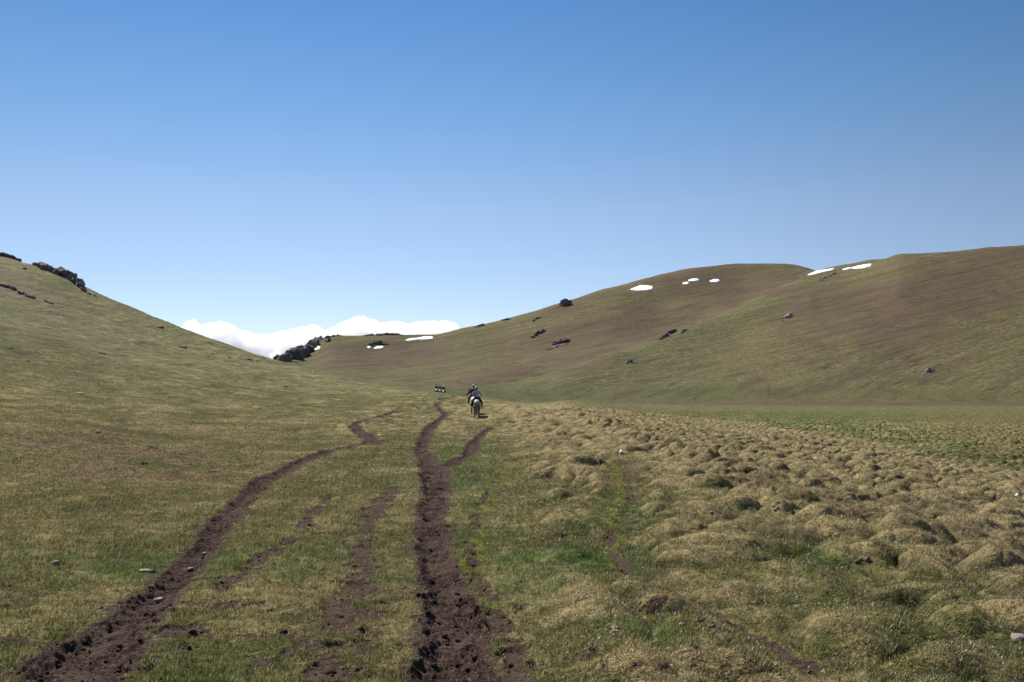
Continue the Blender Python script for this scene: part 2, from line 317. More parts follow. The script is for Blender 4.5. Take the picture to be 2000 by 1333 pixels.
    lush += blob(ix, iy, 1250, 700, 320, 16, -23) * .45 * (y > 400) + blob(ix, iy, 1480, 625, 150, 24, -25) * .45 * (y > 400)
    lush += blob(ix, iy, 680, 725, 260, 14, 10) * .25
    lush += .5 * blob(ix, iy, 1250, 787, 260, 5) * (y > 120)
    lush -= hum * inn * .35 + blob(ix, iy, 200, 920, 340, 90) * .4
    brown = np.zeros_like(z)
    gl = np.interp(ix, [900, 1000, 1130, 1200, 1300, 1360, 1440, 1520, 1600, 1700], [762, 745, 720, 694, 656, 632.5, 598, 561, 530, 400]); dg = iy - gl; fg = far * (y < 1200)
    ga = fg * sst(-1.5, 1.5, dg) * np.exp(-np.clip(dg, 0, 400) / 45); gb = fg * sst(1.5, -1.5, dg) * np.exp(-np.clip(-dg, 0, 400) / 40)
    lush += .30 * ga * (ix < 1680)
    mud = np.maximum(mud, .42 * fg * np.exp(-(dg / 1.3) ** 2) * sst(-.05, .2, perlin(x / 25, y / 25, 191)) * (ix < 1600))  # broken dark line along the gully, only carried by this mask
    hz2 = far
    bn = fbm(x / 90, y / 120, 4, 181); bn2 = fbm(x / 22, y / 30, 3, 183)
    bl = (blob(ix, iy, 1780, 600, 260, 85, -12) * .75 + blob(ix, iy, 1420, 555, 170, 32, 5) * .95 + blob(ix, iy, 1180, 650, 170, 40, -12) * .7 + blob(ix, iy, 760, 690, 150, 28, 0) * .8
          + blob(ix, iy, 1540, 615, 70, 14, -20) * .4 + blob(ix, iy, 1950, 530, 120, 50) * .6 + blob(ix, iy, 1000, 730, 120, 20, -10) * .45 + blob(ix, iy, 1100, 600, 80, 14, -12) * .5)
    brown = hz2 * sst(.18, .75, bl * 1.3 + .30 * gb * (ix > 1100) - .5 * ga + .55 * bn + .45 * bn2)
    brown = np.maximum(brown, .75 * 1.2 * blob(ix, iy, 1700, 792, 620, 8) * sst(-.5, .1, fbm(x / 18, y / 18, 3, 187)) * (y > 150))
    brown = np.maximum(brown, .85 * blob(ix, iy, 1750, 791, 700, 6) * (y > 150)) ; brown = np.maximum(brown, .55 * blob(ix, iy, 1800, 806, 500, 8) * (y > 150) * sst(-.3, .2, fbm(x / 30, y / 30, 3, 188)))
    brown = np.maximum(brown, .75 * hum * sst(.42, .12, dome) * (y < 260))  # hummock feet darkened: shade of the gaps put into the colour
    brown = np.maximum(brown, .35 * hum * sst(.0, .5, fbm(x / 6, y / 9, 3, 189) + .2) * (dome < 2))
    brown = np.maximum(brown, .8 * blob(ix, iy, 180, 900, 330, 62) * sst(-.35, .25, patch + .5 * pfine))
    brown = np.maximum(brown, .55 * blob(ix, iy, 60, 570, 110, 30, 30) * (y > 100) * (x < 0))
    return z, dict(mud=np.clip(mud, 0, 1), trk=trk, moss=np.clip(moss, 0, 1), dry=np.clip(dry, 0, 1), lush=np.clip(lush, 0, 1), brown=np.clip(brown, 0, 1), hum=np.clip(hum, 0, 1), dome=dome, crease=np.clip(creaz * hum, 0, 1))

# ------------------------------------------------------------------ terrain grid (bearing x distance)
def seg(a, b, n): return list(np.linspace(a, b, n, endpoint=False))
QUAL = 1.0
rows = np.array(seg(2, 6, 30) + seg(6, 14, 360) + seg(14, 30, 380) + seg(30, 70, 500) + seg(70, 130, 330) + seg(130, 240, 280) + seg(240, 440, 260) + seg(440, 1200, 420) + seg(1200, 1601, 14))
colp = np.array(seg(-1800, -300, 50) + seg(-300, -40, 50) + seg(-40, 2040, 920) + seg(2040, 2400, 60) + seg(2400, 3801, 50))
colq = (colp - 1000) / F
GX = (colq[:, None] * rows[None, :]); GY = np.broadcast_to(rows[None, :], GX.shape)
NQ, NR = GX.shape
gx = GX.ravel().astype(np.float64); gy = GY.ravel().astype(np.float64)
gz, M = surface(gx, gy)
GZ = gz.reshape(NQ, NR)
def sample(arr, x, y):
    q = x / y; u = np.interp(q, colq, np.arange(NQ)); v = np.interp(y, rows, np.arange(NR))
    i = np.clip(u.astype(int), 0, NQ - 2); j = np.clip(v.astype(int), 0, NR - 2); u = u - i; v = v - j
    a = arr.reshape(NQ, NR)
    return (a[i, j] * (1 - u) + a[i + 1, j] * u) * (1 - v) + (a[i, j + 1] * (1 - u) + a[i + 1, j + 1] * u) * v
def zat(x, y): return float(sample(gz, np.array([float(x)]), np.array([float(y)]))[0])
def hit(px, py, dmin=3):               # photo pixel -> point on the terrain
    q, s = ray(px, py); D = np.exp(np.linspace(math.log(dmin), math.log(1500), 5000)); zz = sample(gz, q * D, D)
    b = (CAMZ + s * D) < zz
    if not b.any():
        k = int(np.argmin((CAMZ + s * D) - zz))
    else: k = int(np.argmax(b))
    return Vector((float(q * D[k]), float(D[k]), float(zz[k]))), float(D[k])

def mesh_np(name, co, tris=None, quads=None, attrs=None, mat=None, smooth=True):
    me = bpy.data.meshes.new(name); nv = len(co)
    me.vertices.add(nv); me.vertices.foreach_set("co", np.ascontiguousarray(co, np.float32).ravel())
    fs = quads if quads is not None else tris; k = fs.shape[1]
    me.loops.add(fs.size); me.loops.foreach_set("vertex_index", np.ascontiguousarray(fs, np.int32).ravel())
    me.polygons.add(len(fs)); me.polygons.foreach_set("loop_start", np.arange(0, fs.size, k, dtype=np.int32))
    try: me.polygons.foreach_set("loop_total", np.full(len(fs), k, np.int32))
    except Exception: pass
    me.update(calc_edges=True)
    me.polygons.foreach_set("use_smooth", np.full(len(fs), smooth, bool))
    for n, a in (attrs or {}).items():
        at = me.attributes.new(n, 'FLOAT', 'POINT'); at.data.foreach_set("value", np.ascontiguousarray(a, np.float32))
    if mat: me.materials.append(mat)
    o = bpy.data.objects.new(name, me); COL.objects.link(o); return o

# ------------------------------------------------------------------ materials
class NB:
    def __init__(s, name):
        s.m = bpy.data.materials.new(name); s.m.use_nodes = True; s.t = s.m.node_tree; s.t.nodes.clear()
    def n(s, typ, **kw):
        nd = s.t.nodes.new(typ)
        for k, v in kw.items(): setattr(nd, k, v)
        return nd
    def l(s, a, b): s.t.links.new(a, b)
    def attr(s, n): a = s.n("ShaderNodeAttribute"); a.attribute_name = n; return a.outputs['Fac']
    def pos(s): return s.n("ShaderNodeNewGeometry").outputs['Position']
    def noise(s, scale, detail=3, rough=.55, vec=None, sc=None):
        t = s.n("ShaderNodeTexNoise"); t.inputs['Scale'].default_value = scale; t.inputs['Detail'].default_value = detail; t.inputs['Roughness'].default_value = rough
        v = vec or s.pos()
        if sc:
            mp = s.n("ShaderNodeVectorMath", operation='MULTIPLY'); s.l(v, mp.inputs[0]); mp.inputs[1].default_value = sc; v = mp.outputs[0]
        s.l(v, t.inputs['Vector']); return t.outputs['Fac']
    def ramp(s, fac, a, b, va=0.0, vb=1.0):
        r_ = s.n("ShaderNodeMapRange"); r_.clamp = True; s.l(fac, r_.inputs[0])
        for i, v in enumerate((a, b, va, vb)): r_.inputs[i + 1].default_value = v
        return r_.outputs[0]
    def math(s, op, a, b=None, c=None, clamp=False):
        m = s.n("ShaderNodeMath", operation=op); m.use_clamp = clamp
        for i, v in enumerate((a, b, c)):
            if v is None: continue
            if isinstance(v, (int, float)): m.inputs[i].default_value = v
            else: s.l(v, m.inputs[i])
        return m.outputs[0]
    def mix(s, fac, a, b, mode='MIX'):
        m = s.n("ShaderNodeMix", data_type='RGBA', blend_type=mode)
        for i, v in ((0, fac), (6, a), (7, b)):
            if isinstance(v, (int, float)): m.inputs[i].default_value = v
            elif isinstance(v, tuple): m.inputs[i].default_value = (*v, 1)
            else: s.l(v, m.inputs[i])
        return m.outputs[2]
    def out(s, sh, disp=None):
        o = s.n("ShaderNodeOutputMaterial"); s.l(sh, o.inputs[0]); return s.m
    def bsdf(s, col, rough=.8, spec=.2, normal=None):
        b = s.n("ShaderNodeBsdfPrincipled")
        if isinstance(col, tuple): b.inputs['Base Color'].default_value = (*col, 1)
        else: s.l(col, b.inputs['Base Color'])
        b.inputs['Roughness'].default_value = rough; b.inputs['Specular IOR Level'].default_value = spec
        if normal: s.l(normal, b.inputs['Normal'])
        return b.outputs[0]
    def bump(s, h, strength=.5, dist=.05):
        b = s.n("ShaderNodeBump"); b.inputs['Strength'].default_value = strength; b.inputs['Distance'].default_value = dist; s.l(h, b.inputs['Height']); return b.outputs[0]

C_GREEN = (.088, .098, .024); C_DRY = (.320, .250, .122); C_LUSH = (.046, .102, .014); C_MUD = (.046, .029, .020); C_MOSS = (.135, .155, .018)
C_BROWN = (.112, .072, .046); C_OLIVE = (.122, .106, .036)
def streak(b, scx, scv, k, detail=4, rough=.68):
    """noise drawn out along slanting lines of the slope: the bands run where z - k*x is constant"""
    sp = b.n("ShaderNodeSeparateXYZ"); b.l(b.pos(), sp.inputs[0]); cb = b.n("ShaderNodeCombineXYZ")
    b.l(b.math('MULTIPLY', sp.outputs[0], scx), cb.inputs[0]); b.l(b.math('MULTIPLY', sp.outputs[1], scx), cb.inputs[1])
    b.l(b.math('MULTIPLY', b.math('SUBTRACT', sp.outputs[2], b.math('MULTIPLY', sp.outputs[0], k)), scv), cb.inputs[2])
    return b.noise(1.0, detail, rough, vec=cb.outputs[0])
def cover(b, blades=False):
    fine = b.noise(9, 3, .7); mid = b.noise(1.7, 3, .6)
    dry = b.math('ADD', b.attr('dry'), b.ramp(fine, .3, .7, -.28, .28)); dry = b.math('ADD', dry, b.ramp(mid, .3, .7, -.16, .16))
    if blades: dry = b.math('ADD', dry, b.ramp(b.attr('rnd'), 0, 1, -.30, .30))
    c = b.mix(b.ramp(mid, .35, .65), C_GREEN, C_OLIVE)
    c = b.mix(b.ramp(b.attr('lush'), .25, 1.0, 0, .85), c, C_LUSH)
    c = b.mix(b.ramp(dry, .28, .95), c, C_DRY)
    bt = streak(b, .02, .12, .25, 5); br = b.math('MULTIPLY', b.attr('brown'), b.ramp(bt, .3, .6, .55, 1.0), clamp=True)
    c = b.mix(br, c, C_BROWN)
    c = b.mix(b.attr('moss'), c, C_MOSS)
    return c, fine, mid
def turf_mat():
    b = NB("turf"); c, fine, mid = cover(b)
    # contour streaks of the steps trodden by grazing animals
    st = streak(b, .05, .8, -.22); st2 = streak(b, .16, 3.0, -.16)
    c = b.mix(b.ramp(st, .30, .44, .35, 0), c, (.045, .040, .020)); c = b.mix(b.ramp(st2, .56, .75, 0, .22), c, (.19, .15, .085))
    spk = b.noise(2.6, 5, .8); c = b.mix(b.ramp(spk, .34, .47, .65, 0), c, (.030, .026, .010)); spk4 = b.noise(.9, 7, .9); c = b.mix(b.ramp(spk4, .36, .47, .6, 0), c, (.036, .030, .016))
    fp = b.noise(1.0, 5, .8, sc=(.65, .12, .6)); c = b.mix(b.ramp(fp, .40, .49, .65, 0), c, (.040, .031, .018)); c = b.mix(b.ramp(fp, .53, .65, 0, .35), c, (.22, .18, .11))
    spk2 = b.noise(38, 2, .8); c = b.mix(b.ramp(spk2, .30, .50, .45, 0), c, (.030, .026, .014))
    spk3 = b.noise(.6, 6, .8); c = b.mix(b.ramp(spk3, .53, .64, 0, .5), c, (.24, .205, .10))
    mudc = b.mix(b.ramp(b.noise(11, 4, .7), .35, .65), C_MUD, (.085, .055, .040))
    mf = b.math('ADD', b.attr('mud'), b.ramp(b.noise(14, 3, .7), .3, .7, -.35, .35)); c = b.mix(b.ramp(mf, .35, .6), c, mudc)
    h = b.math('ADD', b.noise(22, 4, .75), b.math('MULTIPLY', spk, .8))
    g = b.noise(.9, 6, .75)
    return b.out(b.bsdf(c, .95, .08, b.bump(b.math('ADD', h, b.math('MULTIPLY', g, 1.5)), .75, .09)))
def hill_mat():
    b = NB("hill_turf"); c, fine, mid = cover(b)
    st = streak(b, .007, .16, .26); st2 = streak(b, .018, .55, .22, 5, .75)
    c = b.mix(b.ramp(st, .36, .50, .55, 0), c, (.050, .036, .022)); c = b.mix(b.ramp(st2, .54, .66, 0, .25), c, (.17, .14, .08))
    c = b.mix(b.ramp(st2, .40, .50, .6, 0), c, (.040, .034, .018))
    spk = b.noise(.8, 7, .9); c = b.mix(b.ramp(spk, .42, .50, .75, 0), c, (.034, .028, .015)); c = b.mix(b.ramp(spk, .53, .62, 0, .5), c, (.165, .140, .075))
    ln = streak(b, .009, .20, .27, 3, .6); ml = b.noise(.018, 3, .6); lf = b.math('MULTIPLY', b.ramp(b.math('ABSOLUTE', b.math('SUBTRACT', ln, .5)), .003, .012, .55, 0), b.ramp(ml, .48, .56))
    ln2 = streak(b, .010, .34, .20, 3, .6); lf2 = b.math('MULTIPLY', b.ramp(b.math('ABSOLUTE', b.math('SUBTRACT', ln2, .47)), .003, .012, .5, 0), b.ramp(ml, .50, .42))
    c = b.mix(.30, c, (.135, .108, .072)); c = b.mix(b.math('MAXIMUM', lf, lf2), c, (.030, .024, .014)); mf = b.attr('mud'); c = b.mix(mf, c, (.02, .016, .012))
    h = b.math('ADD', b.noise(.9, 6, .8), b.math('MULTIPLY', st2, 1.6))
    return b.out(b.bsdf(c, .95, .05, b.bump(h, .8, 1.2)))
def mud_mat():
    b = NB("wet_mud")
    a = b.noise(7, 5, .7); d = b.noise(30, 4, .75); e = b.noise(1.3, 3, .5)
    c = b.mix(b.ramp(a, .35, .65), (.013, .008, .007), (.060, .036, .027)); c = b.mix(b.ramp(d, .51, .62, 0, .75), c, (.17, .115, .088)); c = b.mix(b.ramp(e, .48, .62, 0, .5), c, (.105, .074, .056))
    h = b.math('ADD', a, b.math('MULTIPLY', d, .5))
    return b.out(b.bsdf(c, .95, .04, b.bump(h, 1.0, .09)))
def blade_mat():
    b = NB("grass_blades"); c, fine, mid = cover(b, True)
    cl = b.noise(9, 4, .85); c = b.mix(b.ramp(cl, .36, .48, .65, 0), c, (.026, .030, .008)); c = b.mix(b.ramp(cl, .52, .64, 0, .6), c, (.30, .26, .12))
    c = b.mix(b.ramp(b.attr('rnd2'), .82, 1.0, 0, .85), c, (.50, .44, .30))
    c = b.mix(b.ramp(b.attr('rnd2'), .0, .3, .75, 0), c, (.035, .045, .012))
    d = b.n("ShaderNodeBsdfDiffuse"); t = b.n("ShaderNodeBsdfTranslucent"); g = b.n("ShaderNodeBsdfGlossy"); g.inputs['Roughness'].default_value = .38
    b.l(c, d.inputs[0]); b.l(b.mix(.5, c, (1, .95, .55), 'MULTIPLY'), t.inputs[0]); g.inputs[0].default_value = (.8, .8, .75, 1)
    m1 = b.n("ShaderNodeMixShader"); m1.inputs[0].default_value = .38; b.l(d.outputs[0], m1.inputs[1]); b.l(t.outputs[0], m1.inputs[2])
    m2 = b.n("ShaderNodeMixShader"); m2.inputs[0].default_value = .03; b.l(m1.outputs[0], m2.inputs[1]); b.l(g.outputs[0], m2.inputs[2])
    return b.out(m2.outputs[0])
def rock_mat(name, dark, light, sc=1.0):
    b = NB(name); a = b.noise(.35 * sc, 5, .7); d = b.noise(2.2 * sc, 5, .75)
    c = b.mix(b.ramp(a, .35, .65), dark, light); c = b.mix(b.ramp(d, .5, .68, 0, .6), c, (.22, .20, .17)); c = b.mix(b.ramp(d, .3, .45, .6, 0), c, (.03, .026, .024))
    return b.out(b.bsdf(c, .9, .2, b.bump(d, .8, .25 / sc)))
def plain_mat(name, col, rough=.8, spec=.2, var=.25, sc=8):
    b = NB(name); a = b.noise(sc, 4, .6)
    c = b.mix(b.ramp(a, .3, .7), tuple(v * (1 - var) for v in col), tuple(min(1, v * (1 + var)) for v in col))
    return b.out(b.bsdf(c, rough, spec, b.bump(a, .3, .02)))
M_TURF = turf_mat(); M_HILL = hill_mat(); M_MUD = mud_mat(); M_BLADE = blade_mat()

# ------------------------------------------------------------------ split the grid into ground, hills, dirt tracks
idx = np.arange(NQ * NR, dtype=np.int64).reshape(NQ, NR)
quads = np.stack([idx[:-1, :-1], idx[1:, :-1], idx[1:, 1:], idx[:-1, 1:]], -1).reshape(-1, 4)
fy = gy[quads].mean(1); ft = M['trk'][quads].mean(1)
co = np.stack([gx, gy, gz], 1)
def part_mesh(name, sel, mat, label, cat):
    q = quads[sel]; u, inv = np.unique(q, return_inverse=True)
    at = {k: M[k][u] for k in ('mud', 'moss', 'dry', 'lush', 'brown')}
    o = mesh_np(name, co[u], quads=inv.reshape(q.shape), attrs=at, mat=mat)
    o['kind'] = 'structure'; o['label'] = label; o['category'] = cat; return o
TRK = (ft > .5) & (fy < 125)
fx = gx[quads[:, 0]]
HIL = (fy >= 330) & ~TRK
LEFT = ~TRK & ~HIL & ((fx < -14 - .05 * fy) & (fy > 45))
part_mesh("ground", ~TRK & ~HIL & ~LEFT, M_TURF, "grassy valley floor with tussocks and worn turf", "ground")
part_mesh("hillside", LEFT, M_TURF, "grassy slope rising on the left of the track", "hill")
part_mesh("hills", HIL, M_HILL, "broad green and brown mountain slopes behind the valley", "hills")
part_mesh("dirt_track", TRK, M_MUD, "dark muddy ruts winding up the valley to the riders", "track")

# ------------------------------------------------------------------ grass
def grass(name, n, d0, d1, hgt, wid, pw, mat, label, seed):
    g = np.random.default_rng(seed)
    D = (d0 ** pw + (d1 ** pw - d0 ** pw) * g.random(n)) ** (1 / pw); sd_ = np.interp(D, [8, 40], [420, 60]); q = (g.random(n) * (2000 + 2 * sd_) - sd_ - 1000) / F      # a margin past both picture edges, widest near by
    x = q * D; y = D
    mud = sample(M['mud'], x, y); trk = sample(M['trk'], x, y); hum = sample(M['hum'], x, y); cre = sample(M['crease'], x, y)
    clump = fbm(x / .28, y / .28, 2, 201)
    keep = (mud * .94 < g.random(n)) & ((trk < .3 + .25 * g.random(n)) | (g.random(n) < .30 * sst(.15, .45, fbm(x / .4, y / .4, 3, 203)))) & (clump * 1.1 + .75 > g.random(n)) & (cre * .92 < g.random(n))
    x, y = x[keep], y[keep]; m = len(x); z = sample(gz, x, y)
    hum = hum[keep]; lush = sample(M['lush'], x, y); dry = sample(M['dry'], x, y)
    sc = np.interp(y, [5, 12, 40, 110], [.85, 1, 1.9, 3.6])
    h = hgt * (.5 + g.random(m)) * (1 + .5 * lush + .12 * hum) * (.75 + .5 * (clump[keep] + .5)) * np.minimum(sc, 1.4)
    wd = wid * (.6 + .8 * g.random(m)) * sc * (1 - .25 * (lush > .6))
    th = g.random(m) * 2 * math.pi; ln = (.35 + .75 * g.random(m)) * h
    wx, wy = np.cos(th) * wd, np.sin(th) * wd
    # wind and slope comb the straw one way
    la = g.normal(.4, 1.1, m); lx, ly = np.cos(la) * ln, np.sin(la) * ln * .8
    p0 = np.stack([x - wx, y - wy, z - .01], 1); p1 = np.stack([x + wx, y + wy, z - .01], 1)
    p2 = np.stack([x + lx * .45 + wx * .75, y + ly * .45 + wy * .75, z + h * .62], 1); p3 = np.stack([x + lx, y + ly, z + h], 1)
    p4 = np.stack([x + lx * .45 - wx * .75, y + ly * .45 - wy * .75, z + h * .62], 1)
    co_ = np.stack([p0, p1, p2, p3, p4], 1).reshape(-1, 3)
    b = np.arange(m) * 5; tr = np.concatenate([np.stack([b, b + 1, b + 2], 1), np.stack([b, b + 2, b + 4], 1), np.stack([b + 4, b + 2, b + 3], 1)])
    rep = lambda a: np.repeat(a, 5)
    at = {'dry': rep(dry), 'lush': rep(lush), 'moss': rep(sample(M['moss'], x, y)), 'brown': rep(sample(M['brown'], x, y)), 'rnd': rep(g.random(m)), 'rnd2': rep(g.random(m))}
    o = mesh_np(name, co_, tris=tr, attrs=at, mat=mat, smooth=False)
    o['kind'] = 'stuff'; o['label'] = label; o['category'] = 'grass'
    return o
grass("grass", 1750000, 5.5, 115.0, .034, .0034, .22, M_BLADE, "short patchy green and straw turf over the valley floor", 1)

def clods(n, seed):                    # crumbs and hoof-thrown lumps of earth lying in the ruts
    g = np.random.default_rng(seed); D = 6 * (60 / 6) ** g.random(n * 14); q = (g.random(n * 14) * 2000 - 1000) / F; x, y = q * D, D
    m = sample(M['mud'], x, y); k = np.where(g.random(len(x)) < np.clip(m - .35, 0, 1) * 1.3)[0][:n]; x, y = x[k], y[k]; n = len(x)
    z = sample(gz, x, y); r_ = .006 + .028 * g.random(n) ** 5 + .0002 * y
    ph = (1 + 5 ** .5) / 2
    ico = np.array([(-1,ph,0),(1,ph,0),(-1,-ph,0),(1,-ph,0),(0,-1,ph),(0,1,ph),(0,-1,-ph),(0,1,-ph),(ph,0,-1),(ph,0,1),(-ph,0,-1),(-ph,0,1)]) / 1.9
    tf = np.array([(0,11,5),(0,5,1),(0,1,7),(0,7,10),(0,10,11),(1,5,9),(5,11,4),(11,10,2),(10,7,6),(7,1,8),(3,9,4),(3,4,2),(3,2,6),(3,6,8),(3,8,9),(4,9,5),(2,4,11),(6,2,10),(8,6,7),(9,8,1)])
    v = ico[None] * (1 + g.normal(0, .25, (n, 12, 1))) * np.stack([r_ * 1.3, r_ * (.8 + .5 * g.random(n)), r_ * .75], 1)[:, None, :]
    a = g.random(n) * 6.28; ca, sa = np.cos(a)[:, None], np.sin(a)[:, None]
    v = np.stack([v[..., 0] * ca - v[..., 1] * sa, v[..., 0] * sa + v[..., 1] * ca, v[..., 2]], -1) + np.stack([x, y, z + r_ * .3], 1)[:, None, :]
    tr = (tf[None] + (np.arange(n) * 12)[:, None, None]).reshape(-1, 3)
    o = mesh_np("earth_crumbs", v.reshape(-1, 3), tris=tr, mat=M_MUD, smooth=False); o['kind'] = 'stuff'; o['label'] = "loose dark earth crumbs strewn along the muddy ruts"; o['category'] = 'earth'
clods(1400, 5)
#OBJECTS
# ------------------------------------------------------------------ object helpers
def tag(o, label=None, cat=None, group=None, kind=None):
    if label: o['label'] = label
    if cat: o['category'] = cat
    if group: o['group'] = group
    if kind: o['kind'] = kind
    return o
def link(name, me, mat=None, parent=None):
    if mat and not me.materials: me.materials.append(mat)
    o = bpy.data.objects.new(name, me); COL.objects.link(o); o.parent = parent; return o
def from_bm(name, bm, mat, parent=None, smooth=False):
    me = bpy.data.meshes.new(name); bm.to_mesh(me); bm.free()
    for p in me.polygons: p.use_smooth = smooth
    return link(name, me, mat, parent)
def empty(name, loc, rz=0):
    o = bpy.data.objects.new(name, None); COL.objects.link(o); o.location = loc; o.rotation_euler = (0, 0, rz); return o
def hull(bm, c, dims, rot, rnd, n=16, power=.55):
    vs = []
    Mx = Matrix.Rotation(rot[2], 3, 'Z') @ Matrix.Rotation(rot[1], 3, 'Y') @ Matrix.Rotation(rot[0], 3, 'X')
    for _ in range(n):
        v = Vector((rnd.gauss(0, 1), rnd.gauss(0, 1), rnd.gauss(0, 1))).normalized()
        v = Vector([math.copysign(abs(a) ** power, a) for a in v]) * rnd.uniform(.6, .8)
        vs.append(bm.verts.new(c + Mx @ Vector((v.x * dims[0], v.y * dims[1], v.z * dims[2]))))
    g = bmesh.ops.convex_hull(bm, input=vs)
    dead = [e for e in set(g['geom_interior'] + g['geom_unused']) if isinstance(e, bmesh.types.BMVert)]
    bmesh.ops.delete(bm, geom=dead, context='VERTS')

M_RDARK = rock_mat("dark_rock", (.075, .060, .058), (.25, .21, .19), 1.8)
M_RFAR = rock_mat("dark_crag_rock", (.060, .055, .055), (.20, .175, .16), .6)
M_RPALE = rock_mat("pale_rock", (.24, .21, .18), (.42, .38, .33), 1.0)
M_STONE = rock_mat("field_stone", (.17, .145, .12), (.29, .25, .21), 14)
M_PINK = rock_mat("reddish_stone", (.22, .15, .12), (.33, .25, .21), 14)
M_DUNG = rock_mat("dried_dung", (.085, .050, .036), (.15, .10, .075), 14)
M_SNOW = plain_mat("snow", (.86, .88, .92), .7, .2, .03, .4)

def hit_near(px, py, Dc, tol=.12):
    """point of the terrain seen at this place of the photo, kept near the distance Dc"""
    q, s_ = ray(px, py); D = np.linspace(Dc * (1 - tol), Dc * (1 + tol), 700); zz = sample(gz, q * D, D); g = (CAMZ + s_ * D) - zz
    k = int(np.argmax(g < 0)) if (g < 0).any() else int(np.argmin(g))
    return Vector((float(q * D[k]), float(D[k]), float(zz[k]))), float(D[k])
def outcrop(name, label, cat, spine, mat, seed, per=6, group=None, sx=1.0, depth=None):
    """rock mass of jagged blocks set into the slope; spine = (px, row of foot, width px, height px)"""
    rnd = random.Random(seed)
    Dm = depth or sorted(hit(a, b, 60)[1] for a, b, _, _ in spine)[len(spine) // 2]
    ps = [hit_near(a, b, Dm) for a, b, _, _ in spine]; org = ps[0][0].copy(); blocks = []
    for i, ((a, b, wpx, hpx), (p, D)) in enumerate(zip(spine, ps)):
        k = D / F; w_, h_ = wpx * k, hpx * k
        nx = spine[min(i + 1, len(spine) - 1)]; pv = spine[max(i - 1, 0)]; tilt = math.atan2(nx[1] - pv[1], max(1, nx[0] - pv[0])) if len(spine) > 1 else 0
        for j in range(per):
            big = j < 3
            dx = rnd.uniform(-.4, .4) * w_; dy = rnd.uniform(-.3, .5) * w_ * .6; hh = h_ * (rnd.uniform(.75, 1.0) if big else rnd.uniform(.3, .8))
            x, y = p.x + dx, p.y + dy; up = hh * .25 if big else h_ * rnd.uniform(.1, .62)
            c = Vector((x, y, zat(x, y) + up)) - org; f_ = rnd.uniform(.7, 1.05) if big else rnd.uniform(.25, .5)
            blocks.append((c, (w_ * f_ * sx, w_ * f_ * .8, hh * (.75 if big else .4)), (rnd.uniform(-.3, .3), tilt + rnd.uniform(-.35, .35), rnd.uniform(-.5, .5))))
    n = len(blocks); par = list(range(n))
    def find(i):
        while par[i] != i: i = par[i]
        return i
    for i in range(n):
        for j in range(i):
            (a, da, _), (b, db, _) = blocks[i], blocks[j]
            if all(abs(a[k] - b[k]) < .40 * (da[k] + db[k]) for k in range(3)): par[find(i)] = find(j)
    comps = {}
    for i in range(n): comps.setdefault(find(i), []).append(blocks[i])
    root = None if len(comps) == 1 else empty(name, org)
    for cb in comps.values():
        bm = bmesh.new()
        for c, d, r_ in cb: hull(bm, c, d, r_, rnd, 16, .7)
        o = from_bm("stone" if root else name, bm, mat, root)
    if not root: root = o; o.location = org
    return tag(root, label, cat, group)

outcrop("rock_outcrop", "dark knobbly rock outcrop at the very top left skyline of the near slope", "rock outcrop", [(-12,500,16,12),(2,500,14,10),(12,502,12,10),(22,505,12,10),(31,508,11,8)], M_RDARK, 1)
outcrop("rock_outcrop", "large dark rock crag curving down the left skyline above the grass slope", "rock outcrop",
        [(72,520,12,10),(80,523,14,14),(92,528,16,16),(104,533,16,16),(116,538,18,20),(128,542,18,22),(140,549,18,24),(149,556,14,20),(156,562,12,15),(162,568,8,8)], M_RDARK, 2, 8)
outcrop("boulder_cluster", "two low dark stones on the left skyline just below the large crag", "stones", [(175,575,7,4),(186,579,4,3)], M_RDARK, 3, 2)
outcrop("stone_band", "broken band of pale and dark stones across the upper left slope", "stones", [(6,560,10,7),(16,562,11,7),(28,567,10,8),(42,575,14,9),(54,581,12,8),(64,582,8,5),(90,590,10,5),(100,594,7,4)], rock_mat("mottled_rock", (.10,.085,.075), (.27,.235,.20), 1.6), 4, 5)
outcrop("rock", "small brown rock on the slope below the upper left outcrop", "rock", [(47,526,6,5)], M_RDARK, 5, 3)
outcrop("crag", "craggy dark cliff where the far ridge meets the left slope in front of the cloud", "rock outcrop",
        [(530,702,10,8),(540,704,12,13),(552,706,14,16),(564,706,16,28),(576,703,18,30),(588,697,18,26),(598,690,16,22),(608,682,16,18),(616,676,14,14),(568,694,18,14),(582,688,16,16),(612,668,14,9),(622,663,12,6)], M_RFAR, 6, 9)
outcrop("ridge_rocks", "thin line of dark rocks along the far ridge just right of the craggy cliff", "rocks", [(628,664,10,5),(638,661,10,5),(650,658,8,4),(662,657,7,3),(640,668,10,3)], M_RFAR, 7, 4)
outcrop("ridge_rocks", "dark flat rocks on the far ridge crest left of its long snow patch", "rocks", [(716,657,8,4),(724,656,10,5),(742,656,10,5),(752,655,10,6),(762,655,10,6),(772,655,9,5),(784,656,5,3)], M_RFAR, 8, 4)
outcrop("rock_outcrop", "dark rock hollow above the split snow patch on the far ridge", "rock outcrop", [(728,676,12,6),(738,673,12,7),(748,672,12,6),(756,674,8,5)], M_RFAR, 9, 5)
outcrop("rock_tower", "rounded dark rock tower standing alone on the right hill skyline", "rock", [(1099,598,10,12),(1106,598,14,20),(1112,596,9,12)], M_RFAR, 10, 7)
outcrop("rocks", "small dark rocks with pale foot on the skyline right above the riders", "rocks", [(930,640,6,3),(937,638,8,6),(943,636,5,5)], M_RFAR, 11, 4)
outcrop("rocks", "flat dark rock on the skyline left of the rounded rock tower", "rocks", [(984,626,6,3),(991,625,8,5)], M_RFAR, 12, 4)
outcrop("pale_rocks", "cluster of pale rocks just below the skyline left of the rock tower", "rocks", [(1041,628,6,5),(1047,624,8,6),(1052,621,5,4)], M_RPALE, 13, 4)
